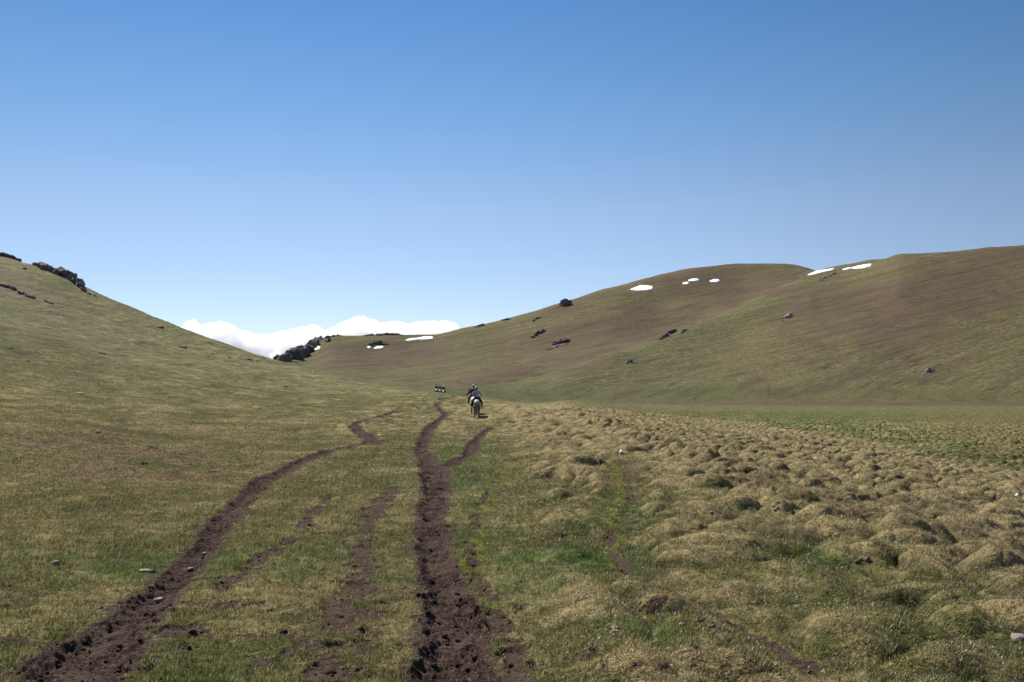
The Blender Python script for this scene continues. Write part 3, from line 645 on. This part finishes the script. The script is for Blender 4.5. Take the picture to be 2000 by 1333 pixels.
outcrop("pale_rocks", "sprinkling of pale stones on the skyline slope beside the rock tower", "rocks", [(1072,606,3,3),(1079,604,3,2),(1087,602,3,3),(1093,601,3,2)], M_RPALE, 14, 2)
outcrop("rock_outcrop", "narrow dark rock rib slanting on the slope below the lone tower", "rock outcrop", [(1040,660,6,5),(1046,656,9,7),(1052,652,11,8),(1058,649,9,7)], M_RFAR, 15, 6)
outcrop("rock_outcrop", "broad dark rock rib with pale scree at its foot on the right hill", "rock outcrop", [(1082,674,7,5),(1088,672,9,7),(1096,670,12,9),(1104,669,12,10),(1109,667,6,7)], M_RFAR, 16, 6)
outcrop("scree", "pale scree stones spilling below the broad dark rock rib", "scree", [(1070,684,4,3),(1076,682,5,3),(1083,679,5,4),(1090,677,5,3),(1098,676,4,3),(1108,673,3,4)], M_RPALE, 17, 3)
outcrop("rock_outcrop", "jagged dark outcrop in the gully between the two right hills", "rock outcrop", [(1290,664,6,6),(1296,661,9,8),(1304,658,11,10),(1312,653,12,13),(1317,650,7,9)], M_RFAR, 18, 6)
outcrop("rocks", "small grey rocks just right of the jagged gully outcrop", "rocks", [(1332,651,5,5),(1337,648,7,6),(1342,645,4,4)], M_RFAR, 19, 4)
outcrop("rocks", "small dark rock with pale edge low on the slope below the gully outcrop", "rocks", [(1223,710,6,5),(1229,707,8,7)], M_RFAR, 20, 5)
outcrop("pale_rocks", "whitish rock patch on the brown slope of the right hill under the snow", "rocks", [(1531,622,6,5),(1537,621,8,9),(1543,618,8,8),(1527,628,5,3)], M_RPALE, 21, 6)
outcrop("ridge_rocks", "dotted dark rocks slanting just below the long snow strip on the right hill", "rocks", [(1603,548,6,3),(1612,544,6,4),(1620,540,6,4),(1628,536,7,5)], M_RFAR, 22, 4)
outcrop("rock_outcrop", "isolated black and white rocks low on the far right slope", "rock outcrop", [(1809,727,7,6),(1816,727,9,12),(1822,724,6,5)], rock_mat("mixed_rock", (.03,.028,.028), (.30,.27,.25), .9), 23, 5)
outcrop("scree", "short pale scree streak left of the isolated black and white rocks", "scree", [(1802,730,4,2),(1806,728,4,2)], M_RPALE, 24, 2)
outcrop("rock", "small dark rock on the left slope just under the skyline", "rock", [(312,640,9,5)], M_RDARK, 25, 3)
outcrop("rock", "dark hump of rock on the left slope below the cloud's left end", "rock", [(357,680,10,4)], M_RDARK, 26, 3)
CL = [(150,686,"left one of the closest twin dark clods on the upper left slope"),(158,685,"right one of the closest twin dark clods on the upper left slope"),(195,690,"left clod of the wider pair right of the closest twins"),(203,692,"right clod of the wider pair right of the closest twins"),
 (22,682,"small dark clod high at the left picture edge"),(54,706,"small dark clod left of and below the closest twin clods"),(143,729,"lone dark clod straight below the closest twin clods"),(404,692,"first clod of the row under the skyline, its left end"),(415,693,"second clod of the row under the skyline, beside its left end"),
 (448,699,"third clod of the row under the skyline"),(470,701,"fourth clod of the row under the skyline"),(487,703,"fifth clod of the row under the skyline"),(503,706,"last clod of the row under the skyline, its right end")]
for i, (a, b, lab) in enumerate(CL): outcrop("turf_clod", lab, "clod", [(a, b, 5, 2.4)], M_DUNG, 40 + i, 3, "dark clods on the left slope")

def stone(name, label, cat, px, py, wpx, hpx, mat, seed, n=1):
    rnd = random.Random(seed); p, D = hit(px, py); k = D / F; W, H = wpx * k, hpx * k
    if n > 1: root = empty(name, p)
    for j in range(n):
        f_ = 1 if n == 1 else rnd.uniform(.22, .45)
        dx = 0 if n == 1 else rnd.uniform(-.42, .42) * W; dy = 0 if n == 1 else rnd.uniform(-.4, .4) * W
        dz = 0 if n == 1 else zat(p.x + dx, p.y + dy) - p.z
        bm = bmesh.new(); hh = H * (1 if n == 1 else rnd.uniform(.5, 1))
        hull(bm, Vector((dx, dy, dz + hh * .22)), (W * .66 * f_, W * .55 * f_, hh * .7), (0, rnd.uniform(-.2, .2), rnd.uniform(0, 3)), rnd, 30, .9)
        o = from_bm(name if n == 1 else ("piece" if mat is M_DUNG else "stone"), bm, mat, root if n > 1 else None, True)
        if n == 1: o.location = p; root = o
    return tag(root, label, cat)
stone("stone", "flat pale stone lying high on the left slope", "stone", 157, 770, 22, 4, M_STONE, 1)
stone("stone", "rounded grey stone in the mud of the left rut", "stone", 310, 1176, 24, 11, M_STONE, 2)
stone("stone", "smaller grey stone in the left rut where it turns uphill", "stone", 400, 1084, 13, 6, M_STONE, 3)
stone("stone", "flat pale stone in the left rut above the rounded grey one", "stone", 372, 1114, 15, 6, M_STONE, 4)
stone("stone", "wide low pinkish stone in the grass left of the rut", "stone", 287, 1116, 42, 6, M_PINK, 5)
stone("stone", "lone beige stone in the green grass at far left", "stone", 109, 1102, 16, 9, M_STONE, 6)
stone("stone", "small grey stone on the brown turf above the left rut", "stone", 190, 846, 13, 6, M_STONE, 7)
stone("stone", "tan stone sunk in the slope above the upper bend of the left rut", "stone", 558, 756, 12, 4, M_STONE, 8)
stone("stone", "bright white stone standing on a hummock beside the mossy rill", "stone", 1213, 886, 8, 9, M_SNOW, 9)
stone("stone", "white stone among the brown hummocks at the right edge", "stone", 1987, 971, 9, 10, M_SNOW, 10)
stone("stones", "whitish flat stones on the hummocks right of the mossy rill", "stones", 1520, 989, 20, 7, M_STONE, 11, 4)
stone("stone", "pale pebble on the grass beside the right fork of the track", "stone", 952, 853, 4, 3, M_SNOW, 12)
stone("stone", "tiny white stone in the worn gap between the forks", "stone", 876, 864, 4, 3, M_SNOW, 13)
stone("stone", "white pebble on the turf inside the bend of the left rut", "stone", 741, 851, 5, 3, M_SNOW, 14)
stone("stone", "reddish brown stones between tussocks on the right", "stone", 1689, 1100, 30, 16, M_DUNG, 15, 3)
stone("stone", "large grey brown rock cut by the lower right picture edge", "rock", 1992, 1256, 46, 20, M_RDARK, 16)
stone("dung_pile", "dark lumpy dung pile on the grass at lower right", "dung", 1365, 1214, 24, 13, M_DUNG, 17, 9)
stone("dung_pile", "reddish crumbly dung pile just right of the dark one", "dung", 1396, 1227, 36, 12, M_DUNG, 18, 14)
stone("stone", "flat pinkish stone left of the two dung piles", "stone", 1332, 1221, 16, 7, M_PINK, 19)
stone("dung_pile", "strewn reddish clods in the bright green grass at lower centre", "dung", 1196, 1239, 38, 7, M_PINK, 20, 12)
stone("dung_pile", "dark clod on the turf at the far left below the lone stone", "dung", 20, 1167, 14, 6, M_DUNG, 21, 4)
stone("clod", "dark earth clod on the brown left turf", "clod", 285, 905, 15, 8, M_DUNG, 22, 4)
stone("stone", "pale flat rock chip on the tussock slope right of centre", "stone", 1388, 1003, 10, 4, M_STONE, 23)
stone("stone", "pale stone beside the dark tussock hollows at right", "stone", 1634, 1046, 12, 6, M_STONE, 24)

def snow(label, poly, lift=.45):
    cx = sum(a for a, _ in poly) / len(poly); cy = sum(b for _, b in poly) / len(poly)
    pts = []                                                     # resample the outline
    for (a, b), (c, d) in zip(poly, poly[1:] + poly[:1]):
        for k in range(5):
            t = k / 5; pts.append((a + (c - a) * t + random.uniform(-.25, .25), b + (d - b) * t + random.uniform(-.15, .15)))
    _, Dc = hit(cx, cy, 300); bm = bmesh.new(); org, _ = hit(cx, cy, 300); rings = []
    RR = [1.03, 1.0, .9, .7, .45, .2]
    for i, s_ in enumerate(RR):
        rg = []
        for a, b in pts:
            X, Y = cx + (a - cx) * s_, cy + (b - cy) * s_; p, D = hit_near(X, Y, Dc, .07)
            rg.append(bm.verts.new(p - org + Vector((0, 0, -.5 if i == 0 else lift * (.6 if i == 1 else 1)))))
        rings.append(rg)
    c = bm.verts.new(Vector((0, 0, lift))); n = len(pts)
    for r0, r1 in zip(rings, rings[1:]):
        for k in range(n): bm.faces.new((r0[k], r0[(k + 1) % n], r1[(k + 1) % n], r1[k]))
    for k in range(n): bm.faces.new((rings[-1][k], rings[-1][(k + 1) % n], c))
    bmesh.ops.recalc_face_normals(bm, faces=bm.faces)
    o = from_bm("snow_patch", bm, M_SNOW, smooth=True); o.location = org; return tag(o, label, "snow patch", "snow patches left on the hills")
snow("half moon snow patch below the skyline, leftmost on the right hill", [(1231,566),(1240,562),(1250,558),(1262,558),(1275,560),(1274,565),(1262,568),(1245,568)])
snow("tiny snow patch at the lower left of the small pair on the hill top", [(1333,554),(1340,551),(1346,553),(1343,556),(1335,556)])
snow("slim snow patch at the upper right of the small pair on the hill top", [(1344,548),(1352,545),(1362,545),(1366,548),(1356,550),(1346,550)])
snow("oval snow patch by itself on the brown hill top", [(1386,549),(1394,546),(1403,546),(1406,549),(1400,552),(1390,552)])
snow("long snow strip in the saddle between the two right hills", [(1563,533),(1575,531),(1600,529),(1620,526),(1629,525),(1625,528),(1605,532),(1590,536),(1575,538),(1565,537)])
snow("small thin snow strip between the two long ones near the right skyline", [(1645,527),(1655,524),(1661,523),(1659,526),(1648,528)])
snow("narrow long snow strip highest on the right near the skyline", [(1661,524),(1675,520),(1690,517),(1703,516),(1700,520),(1685,524),(1670,525)])
snow("long flat snow patch on the far ridge below the cloud", [(792,665),(800,662),(815,661),(830,658),(845,658),(846,662),(832,664),(815,664),(800,666)])
snow("ragged snow patch under the dark rock hollow on the far ridge", [(730,681),(734,678),(742,677),(749,677),(748,680),(740,682),(733,682)])
snow("tiny snow dab left of the ragged patch on the far ridge", [(717,679),(721,677),(725,679),(721,681)])
snow("small snow bits beside the craggy cliff on the far ridge", [(614,682),(620,677),(626,678),(624,682),(617,684)])

# ------------------------------------------------------------------ cloud bank: heaped billows far behind the ridge
def make_cloud():
    rnd = random.Random(5); D0 = 9000.; k = D0 / F
    top = [(352,640),(362,632),(376,624),(392,637),(410,632),(430,627),(452,636),(470,646),(495,652),(520,655),(548,648),(575,641),(600,637),(615,634),(632,645),(650,641),(668,628),(700,617),(722,622),(745,630),(770,627),(785,630),(800,634),(820,629),(845,626),(872,626),(889,631),(897,642)]
    X = [a for a, _ in top]; Y = [b for _, b in top]
    bm = bmesh.new()
    def ball(px, py, r, dy):
        D = D0 + dy; q, s_ = ray(px, py)
        bmesh.ops.create_icosphere(bm, subdivisions=2, radius=r * k, matrix=Matrix.Translation((float(q) * D, D, CAMZ + float(s_) * D)) @ Matrix.Diagonal((1, 1.2, .9, 1)))
    px = 352.
    while px < 897:
        t = np.interp(px, X, Y); r = rnd.uniform(5, 11); ball(px, t + r * .85, r, rnd.uniform(-90, 90)); px += rnd.uniform(3, 6)
    for _ in range(420):
        px = rnd.uniform(345, 900); t = np.interp(px, X, Y); r = rnd.uniform(9, 26); py = t + r * .95 + rnd.random() ** 1.3 * 90
        ball(px, py, r, -(py - t) * k * .5 + rnd.uniform(-60, 60))
    me = bpy.data.meshes.new("cloud"); bm.to_mesh(me); bm.free(); o = link("cloud", me)
    m = o.modifiers.new("r", 'REMESH'); m.mode = 'VOXEL'; m.voxel_size = 8; m.use_smooth_shade = True
    for sz, st in ((110, 34), (38, 24)):
        tx = bpy.data.textures.new("billow", 'CLOUDS'); tx.noise_scale = sz; tx.noise_depth = 3
        d = o.modifiers.new("d", 'DISPLACE'); d.texture = tx; d.texture_coords = 'GLOBAL'; d.strength = st; d.mid_level = .5
    dg = bpy.context.evaluated_depsgraph_get(); me2 = bpy.data.meshes.new_from_object(o.evaluated_get(dg)); o.modifiers.clear(); o.data = me2
    mt = bpy.data.materials.new("cloud_vapour"); mt.use_nodes = True; nt = mt.node_tree; nt.nodes.clear()
    vs = nt.nodes.new("ShaderNodeVolumeScatter"); vs.inputs['Color'].default_value = (1, 1, 1, 1); vs.inputs['Density'].default_value = .012; vs.inputs['Anisotropy'].default_value = .35
    ou = nt.nodes.new("ShaderNodeOutputMaterial"); nt.links.new(vs.outputs[0], ou.inputs['Volume'])
    me2.materials.clear(); me2.materials.append(mt)
    for p in me2.polygons: p.use_smooth = True
    tag(o, "white cumulus cloud bank low behind the far ridge", "cloud", kind='structure')
make_cloud()

# ------------------------------------------------------------------ horses and riders
def skin(name, V, E, mat, parent, sub=2):
    me = bpy.data.meshes.new(name); me.from_pydata([v[0] for v in V], E, []); me.update()
    o = link(name, me)
    m = o.modifiers.new("s", 'SKIN'); m.use_smooth_shade = True; m.branch_smoothing = .6
    if not me.skin_vertices: me.attributes.new
    bpy.context.view_layer.objects.active = o
    if not me.skin_vertices:
        with bpy.context.temp_override(object=o, active_object=o): bpy.ops.mesh.customdata_skin_add()
    sv_ = me.skin_vertices[0].data
    for i, v in enumerate(V):
        rr = v[1]; sv_[i].radius = rr if isinstance(rr, tuple) else (rr, rr); sv_[i].use_root = (i == 0)
    ss = o.modifiers.new("ss", 'SUBSURF'); ss.levels = sub; ss.render_levels = sub
    dg = bpy.context.evaluated_depsgraph_get(); me2 = bpy.data.meshes.new_from_object(o.evaluated_get(dg)); o.modifiers.clear(); o.data = me2
    me2.materials.clear(); me2.materials.append(mat)
    for p in me2.polygons: p.use_smooth = True
    o.parent = parent; return o
def chain(n0, n): return [(n0 + i, n0 + i + 1) for i in range(n - 1)]

def make_horse(loc, rz, label, coat, hair, head=(0, 0), lift=0.0, group=None):
    t = empty("horse", loc, rz); tag(t, label, "horse", group)
    hx, hr = head
    V = [((0,-.42,1.22),(.27,.27)), ((0,-.72,1.20),(.29,.26)), ((0,-.95,1.08),(.20,.20)),
         ((0,-.05,1.14),(.30,.29)), ((0,.38,1.16),(.27,.30)), ((0,.70,1.26),(.19,.24)), ((hx*.3,.95,1.48+hr*.5),(.12,.18)), ((hx*.6,1.14,1.72+hr),(.10,.14)),
         ((hx*.8,1.27,1.80+hr),(.10,.12)), ((hx*1.1+.0,1.44,1.62+hr),(.085,.10)), ((hx*1.5,1.58,1.42+hr),(.06,.07))]
    E = [(0,1),(1,2),(0,3),(3,4),(4,5),(5,6),(6,7),(7,8),(8,9),(9,10)]
    for s, ph in ((-1, .10), (1, -.12)):
        n = len(V); V += [((s*.17,-.70,.95),(.16,.18)), ((s*.18,-.60+ph*.5,.74),(.10,.13)), ((s*.165,-.84+ph,.50),(.055,.065)), ((s*.16,-.80+ph*1.6,.16),(.042,.042)), ((s*.16,-.74+ph*1.7,.05),(.058,.062)), ((s*.16,-.72+ph*1.7,.0),(.06,.07))]
        E += [(1, n)] + chain(n, 6)
        n = len(V); V += [((s*.16,.46,.98),(.13,.15)), ((s*.17,.46,.80),(.08,.09)), ((s*.165,.50-ph,.47),(.055,.058)), ((s*.16,.48-ph*1.8,.15),(.04,.04)), ((s*.16,.53-ph*1.8,.04),(.055,.06)), ((s*.16,.54-ph*1.8,.0),(.058,.065))]
        E += [(4, n)] + chain(n, 6)
        n = len(V); V += [((hx*.8+s*.06,1.24,1.92+hr),.035), ((hx*.8+s*.08,1.23,2.0+hr),.012)]; E += [(8, n), (n, n+1)]
    skin("body", V, E, coat, t)
    skin("tail", [((0,-1.10,1.18),.05), ((0,-1.20,1.05),.075), ((0,-1.22,.80),.095), ((.02,-1.20,.52),.085), ((.02,-1.17,.30),.035)], chain(0, 5), hair, t)
    skin("mane", [((0,.55,1.50),(.03,.06)), ((hx*.3,.82,1.66+hr*.4),(.035,.08)), ((hx*.6,1.02,1.86+hr),(.035,.07)), ((hx*.8,1.20,1.95+hr),.03)], chain(0, 4), hair, t)
    bm = bmesh.new()                                              # saddle: seat, pommel, cantle and flaps as one shaped shell
    prof = []
    for i in range(9):
        y = -.22 + i * .055; top = 1.475 + .07 * (abs(i - 4) / 4) ** 2
        row_ = [bm.verts.new((x, y, z)) for x, z in ((-.34,.98),(-.335,1.2),(-.26,1.40),(-.12,top),(0,top+.01),(.12,top),(.26,1.40),(.335,1.2),(.34,.98))]
        prof.append(row_)
    for a, b in zip(prof, prof[1:]):
        for k in range(8): bm.faces.new((a[k], a[k+1], b[k+1], b[k]))
    o = from_bm("saddle", bm, M_LEATHER, t, True); o.modifiers.new("t", 'SOLIDIFY').thickness = .03
    return t
def make_rider(loc, rz, label, jacket, trousers, hatm, hairm=None, collar=None, pack=None, shoe=None, lean=0.0, elbow=.40, hat='cap'):
    t = empty("person", loc, rz); tag(t, label, "person")
    L = lean
    def torso(s): return [((0,0,1.52),(.17*s,.14*s)), ((0,-.02,1.72),(.155*s,.12*s)), ((L*.6,.02,1.90),(.23*s,.14*s)), ((L*.8,.04,2.01),(.15*s,.10*s))]
    V = torso(.86) + [((L*.9,.06,2.11),.055), ((L,.08,2.20),(.078,.095)), ((L,.08,2.28),(.078,.09))]
    E = chain(0, 7)
    for s in (-1, 1):
        e = elbow if s > 0 else elbow * .85
        n = len(V); V += [((L*.7+s*.20,.04,1.98),.062), ((s*e,.02,1.74),.048), ((s*.20,.27,1.62),.038), ((s*.16,.34,1.61),.036)]; E += [(2, n)] + chain(n, 4)
        for f_ in range(4):                                       # fingers closed round the reins
            m = len(V); V += [((s*(.17-.02*f_),.37,1.62-.018*f_),.011), ((s*(.165-.02*f_),.385,1.59-.018*f_),.010)]; E += [(n+3, m), (m, m+1)]
        m = len(V); V += [((s*.12,.33,1.64),.012), ((s*.11,.35,1.65),.010)]; E += [(n+3, m), (m, m+1)]
        n = len(V); V += [((s*.15,.06,1.48),.085), ((s*.36,.22,1.16),.062), ((s*.38,.10,.80),.042), ((s*.39,.22,.74),.035)]; E += [(0, n)] + chain(n, 4)
    skin("body", V, E, M_SKIN, t)
    V = torso(1.06); E = chain(0, 4)
    for s in (-1, 1):
        e = elbow if s > 0 else elbow * .85
        n = len(V); V += [((L*.7+s*.21,.04,1.99),(.085,.085)), ((s*e,.02,1.74),.07), ((s*.21,.26,1.63),.055)]; E += [(2, n)] + chain(n, 3)
    skin("jacket", V, E, jacket, t)
    V = [((0,.0,1.50),(.175,.15))]; E = []
    for s in (-1, 1):
        n = len(V); V += [((s*.16,.06,1.48),.115), ((s*.37,.22,1.16),.09), ((s*.38,.11,.84),.066)]; E += [(0, n)] + chain(n, 3)
    skin("trousers", V, E, trousers, t)
    for s in (-1, 1): skin("shoe", [((s*.385,.09,.84),.055), ((s*.385,.09,.76),.06), ((s*.39,.26,.73),.05)], [(0,1),(1,2)], shoe or M_BLACK, t, 1)
    skin("hair", [((L,.03,2.27),(.088,.09)), ((L,.01,2.18),(.08,.075)), ((L,.02,2.11),(.055,.05))], [(0,1),(1,2)], hairm or M_HAIR, t)
    bm = bmesh.new()
    bmesh.ops.create_uvsphere(bm, u_segments=16, v_segments=10, radius=.115, matrix=Matrix.Translation((L,.07,2.30)))
    for v in bm.verts:
        if v.co.z < 2.28: v.co.z = 2.28
        if hat == 'tall' and v.co.z > 2.3: v.co.z = 2.3 + (v.co.z - 2.3) * 1.3
        if hat == 'cap' and v.co.z < 2.285 and v.co.y > .10: v.co.y += .08
    from_bm("hat", bm, hatm, t, True)
    if collar: skin("collar", [((L*.7-.16,.0,2.02),.05), ((L*.8,-.03,2.08),.06), ((L*.7+.10,.0,2.04),.05)], [(0,1),(1,2)], collar, t)
    if pack: skin("backpack", [((.02,-.20,1.66),(.14,.09)), ((.02,-.20,1.86),(.13,.08))], [(0,1)], pack, t)
    return t
M_BLACK = plain_mat("black_cloth", (.012,.012,.014)); M_LEATHER = plain_mat("saddle_leather", (.02,.013,.010), .6, .3); M_SKIN = plain_mat("skin", (.36,.22,.16), .6, .3, .08)
M_HAIR = plain_mat("dark_hair", (.012,.009,.008)); M_GREY = plain_mat("grey_jacket", (.30,.30,.35), .8, .2, .12, 5); M_NAVY = plain_mat("navy_jacket", (.035,.042,.07), .8, .2, .2, 5)
M_WHITE = plain_mat("white_cloth", (.75,.75,.74), .8, .2, .05); M_CAP = plain_mat("pale_cap", (.42,.42,.40), .8, .2, .1); M_DTR = plain_mat("dark_trousers", (.015,.015,.018)); M_SHOE = plain_mat("pale_shoe", (.45,.43,.42))
M_TAN = plain_mat("tan_tail_hair", (.15,.10,.065), .8, .2, .35, 20); M_DTAIL = plain_mat("dark_tail_hair", (.02,.016,.014), .8, .2, .35, 20)
def coat_mat(name, top, low, zc, sc=3, yc=None, front=None):
    b = NB(name); tc = b.n("ShaderNodeTexCoord").outputs['Object']; sp = b.n("ShaderNodeSeparateXYZ"); b.l(tc, sp.inputs[0])
    n_ = b.noise(sc, 4, .6, vec=tc); f_ = b.ramp(b.math('ADD', sp.outputs[2], b.ramp(n_, .3, .7, -.15, .15)), zc - .22, zc + .12)
    c = b.mix(f_, low, top)
    if yc is not None: c = b.mix(b.ramp(b.math('ADD', sp.outputs[1], b.ramp(n_, .3, .7, -.1, .1)), yc - .06, yc + .06), c, front)
    dp = b.noise(12, 2, .5, vec=tc); c = b.mix(b.ramp(dp, .5, .65, 0, .35), c, (.62, .60, .57))
    return b.out(b.bsdf(c, .6, .3))
M_HGREY = coat_mat("dapple_grey_coat", (.33,.31,.285), (.12,.085,.065), 1.18); M_HPALE = coat_mat("pale_coat_dark_head", (.62,.58,.54), (.13,.09,.07), .85, 3, .78, (.03,.022,.018)); M_HWHITE = coat_mat("white_coat", (.78,.76,.72), (.14,.11,.09), 1.15)
def at(px, D): x = float(ray(px, 790)[0]) * D; return Vector((x, D, zat(x, D) + .0))
pA, DA = hit(931.5, 817); pA = at(931.5, 77.0); pB = at(924.6, 81.6)
make_horse(pA, R(1), "grey horse seen from behind with a brown tail, nearest of the horses", M_HGREY, M_TAN)
make_rider(pA, R(1), "person in a pale grey jacket and cap riding the nearest grey horse", M_GREY, M_DTR, M_CAP, shoe=M_SHOE, elbow=.37, lean=-.03)
pB.z += .03
make_horse(pB, R(4), "pale horse with a dark head turned left, mostly hidden ahead of the grey horse", M_HPALE, M_DTAIL, head=(-.33, .10))
make_rider(pB, R(4), "person in a dark navy jacket and pale cap riding just ahead of the grey jacket", M_NAVY, M_DTR, M_CAP, shoe=M_SHOE, elbow=.31, collar=M_GREY)
def far_pair(px, D, hl, rl, hat, collar=None, pack=None, rz=0):
    p = at(px, D); make_horse(p, R(rz), hl, M_HWHITE, M_DTAIL, group="distant horses beyond the rise")
    make_rider(p, R(rz), rl, M_BLACK, M_DTR, hat, collar=collar, pack=pack)
far_pair(852.4, 212, "white rumped horse, leftmost of the three distant ones", "distant rider in black with a black hat and white scarf, leftmost of three", M_BLACK, M_WHITE)
far_pair(859.3, 214, "white rumped horse, middle of the three distant ones", "distant rider all in black, middle of three", M_BLACK)
far_pair(866.0, 200, "white rumped horse, rightmost of the three distant ones", "distant rider in black with a white cap and white shoulders, rightmost of three", M_WHITE, M_WHITE, M_BLACK)
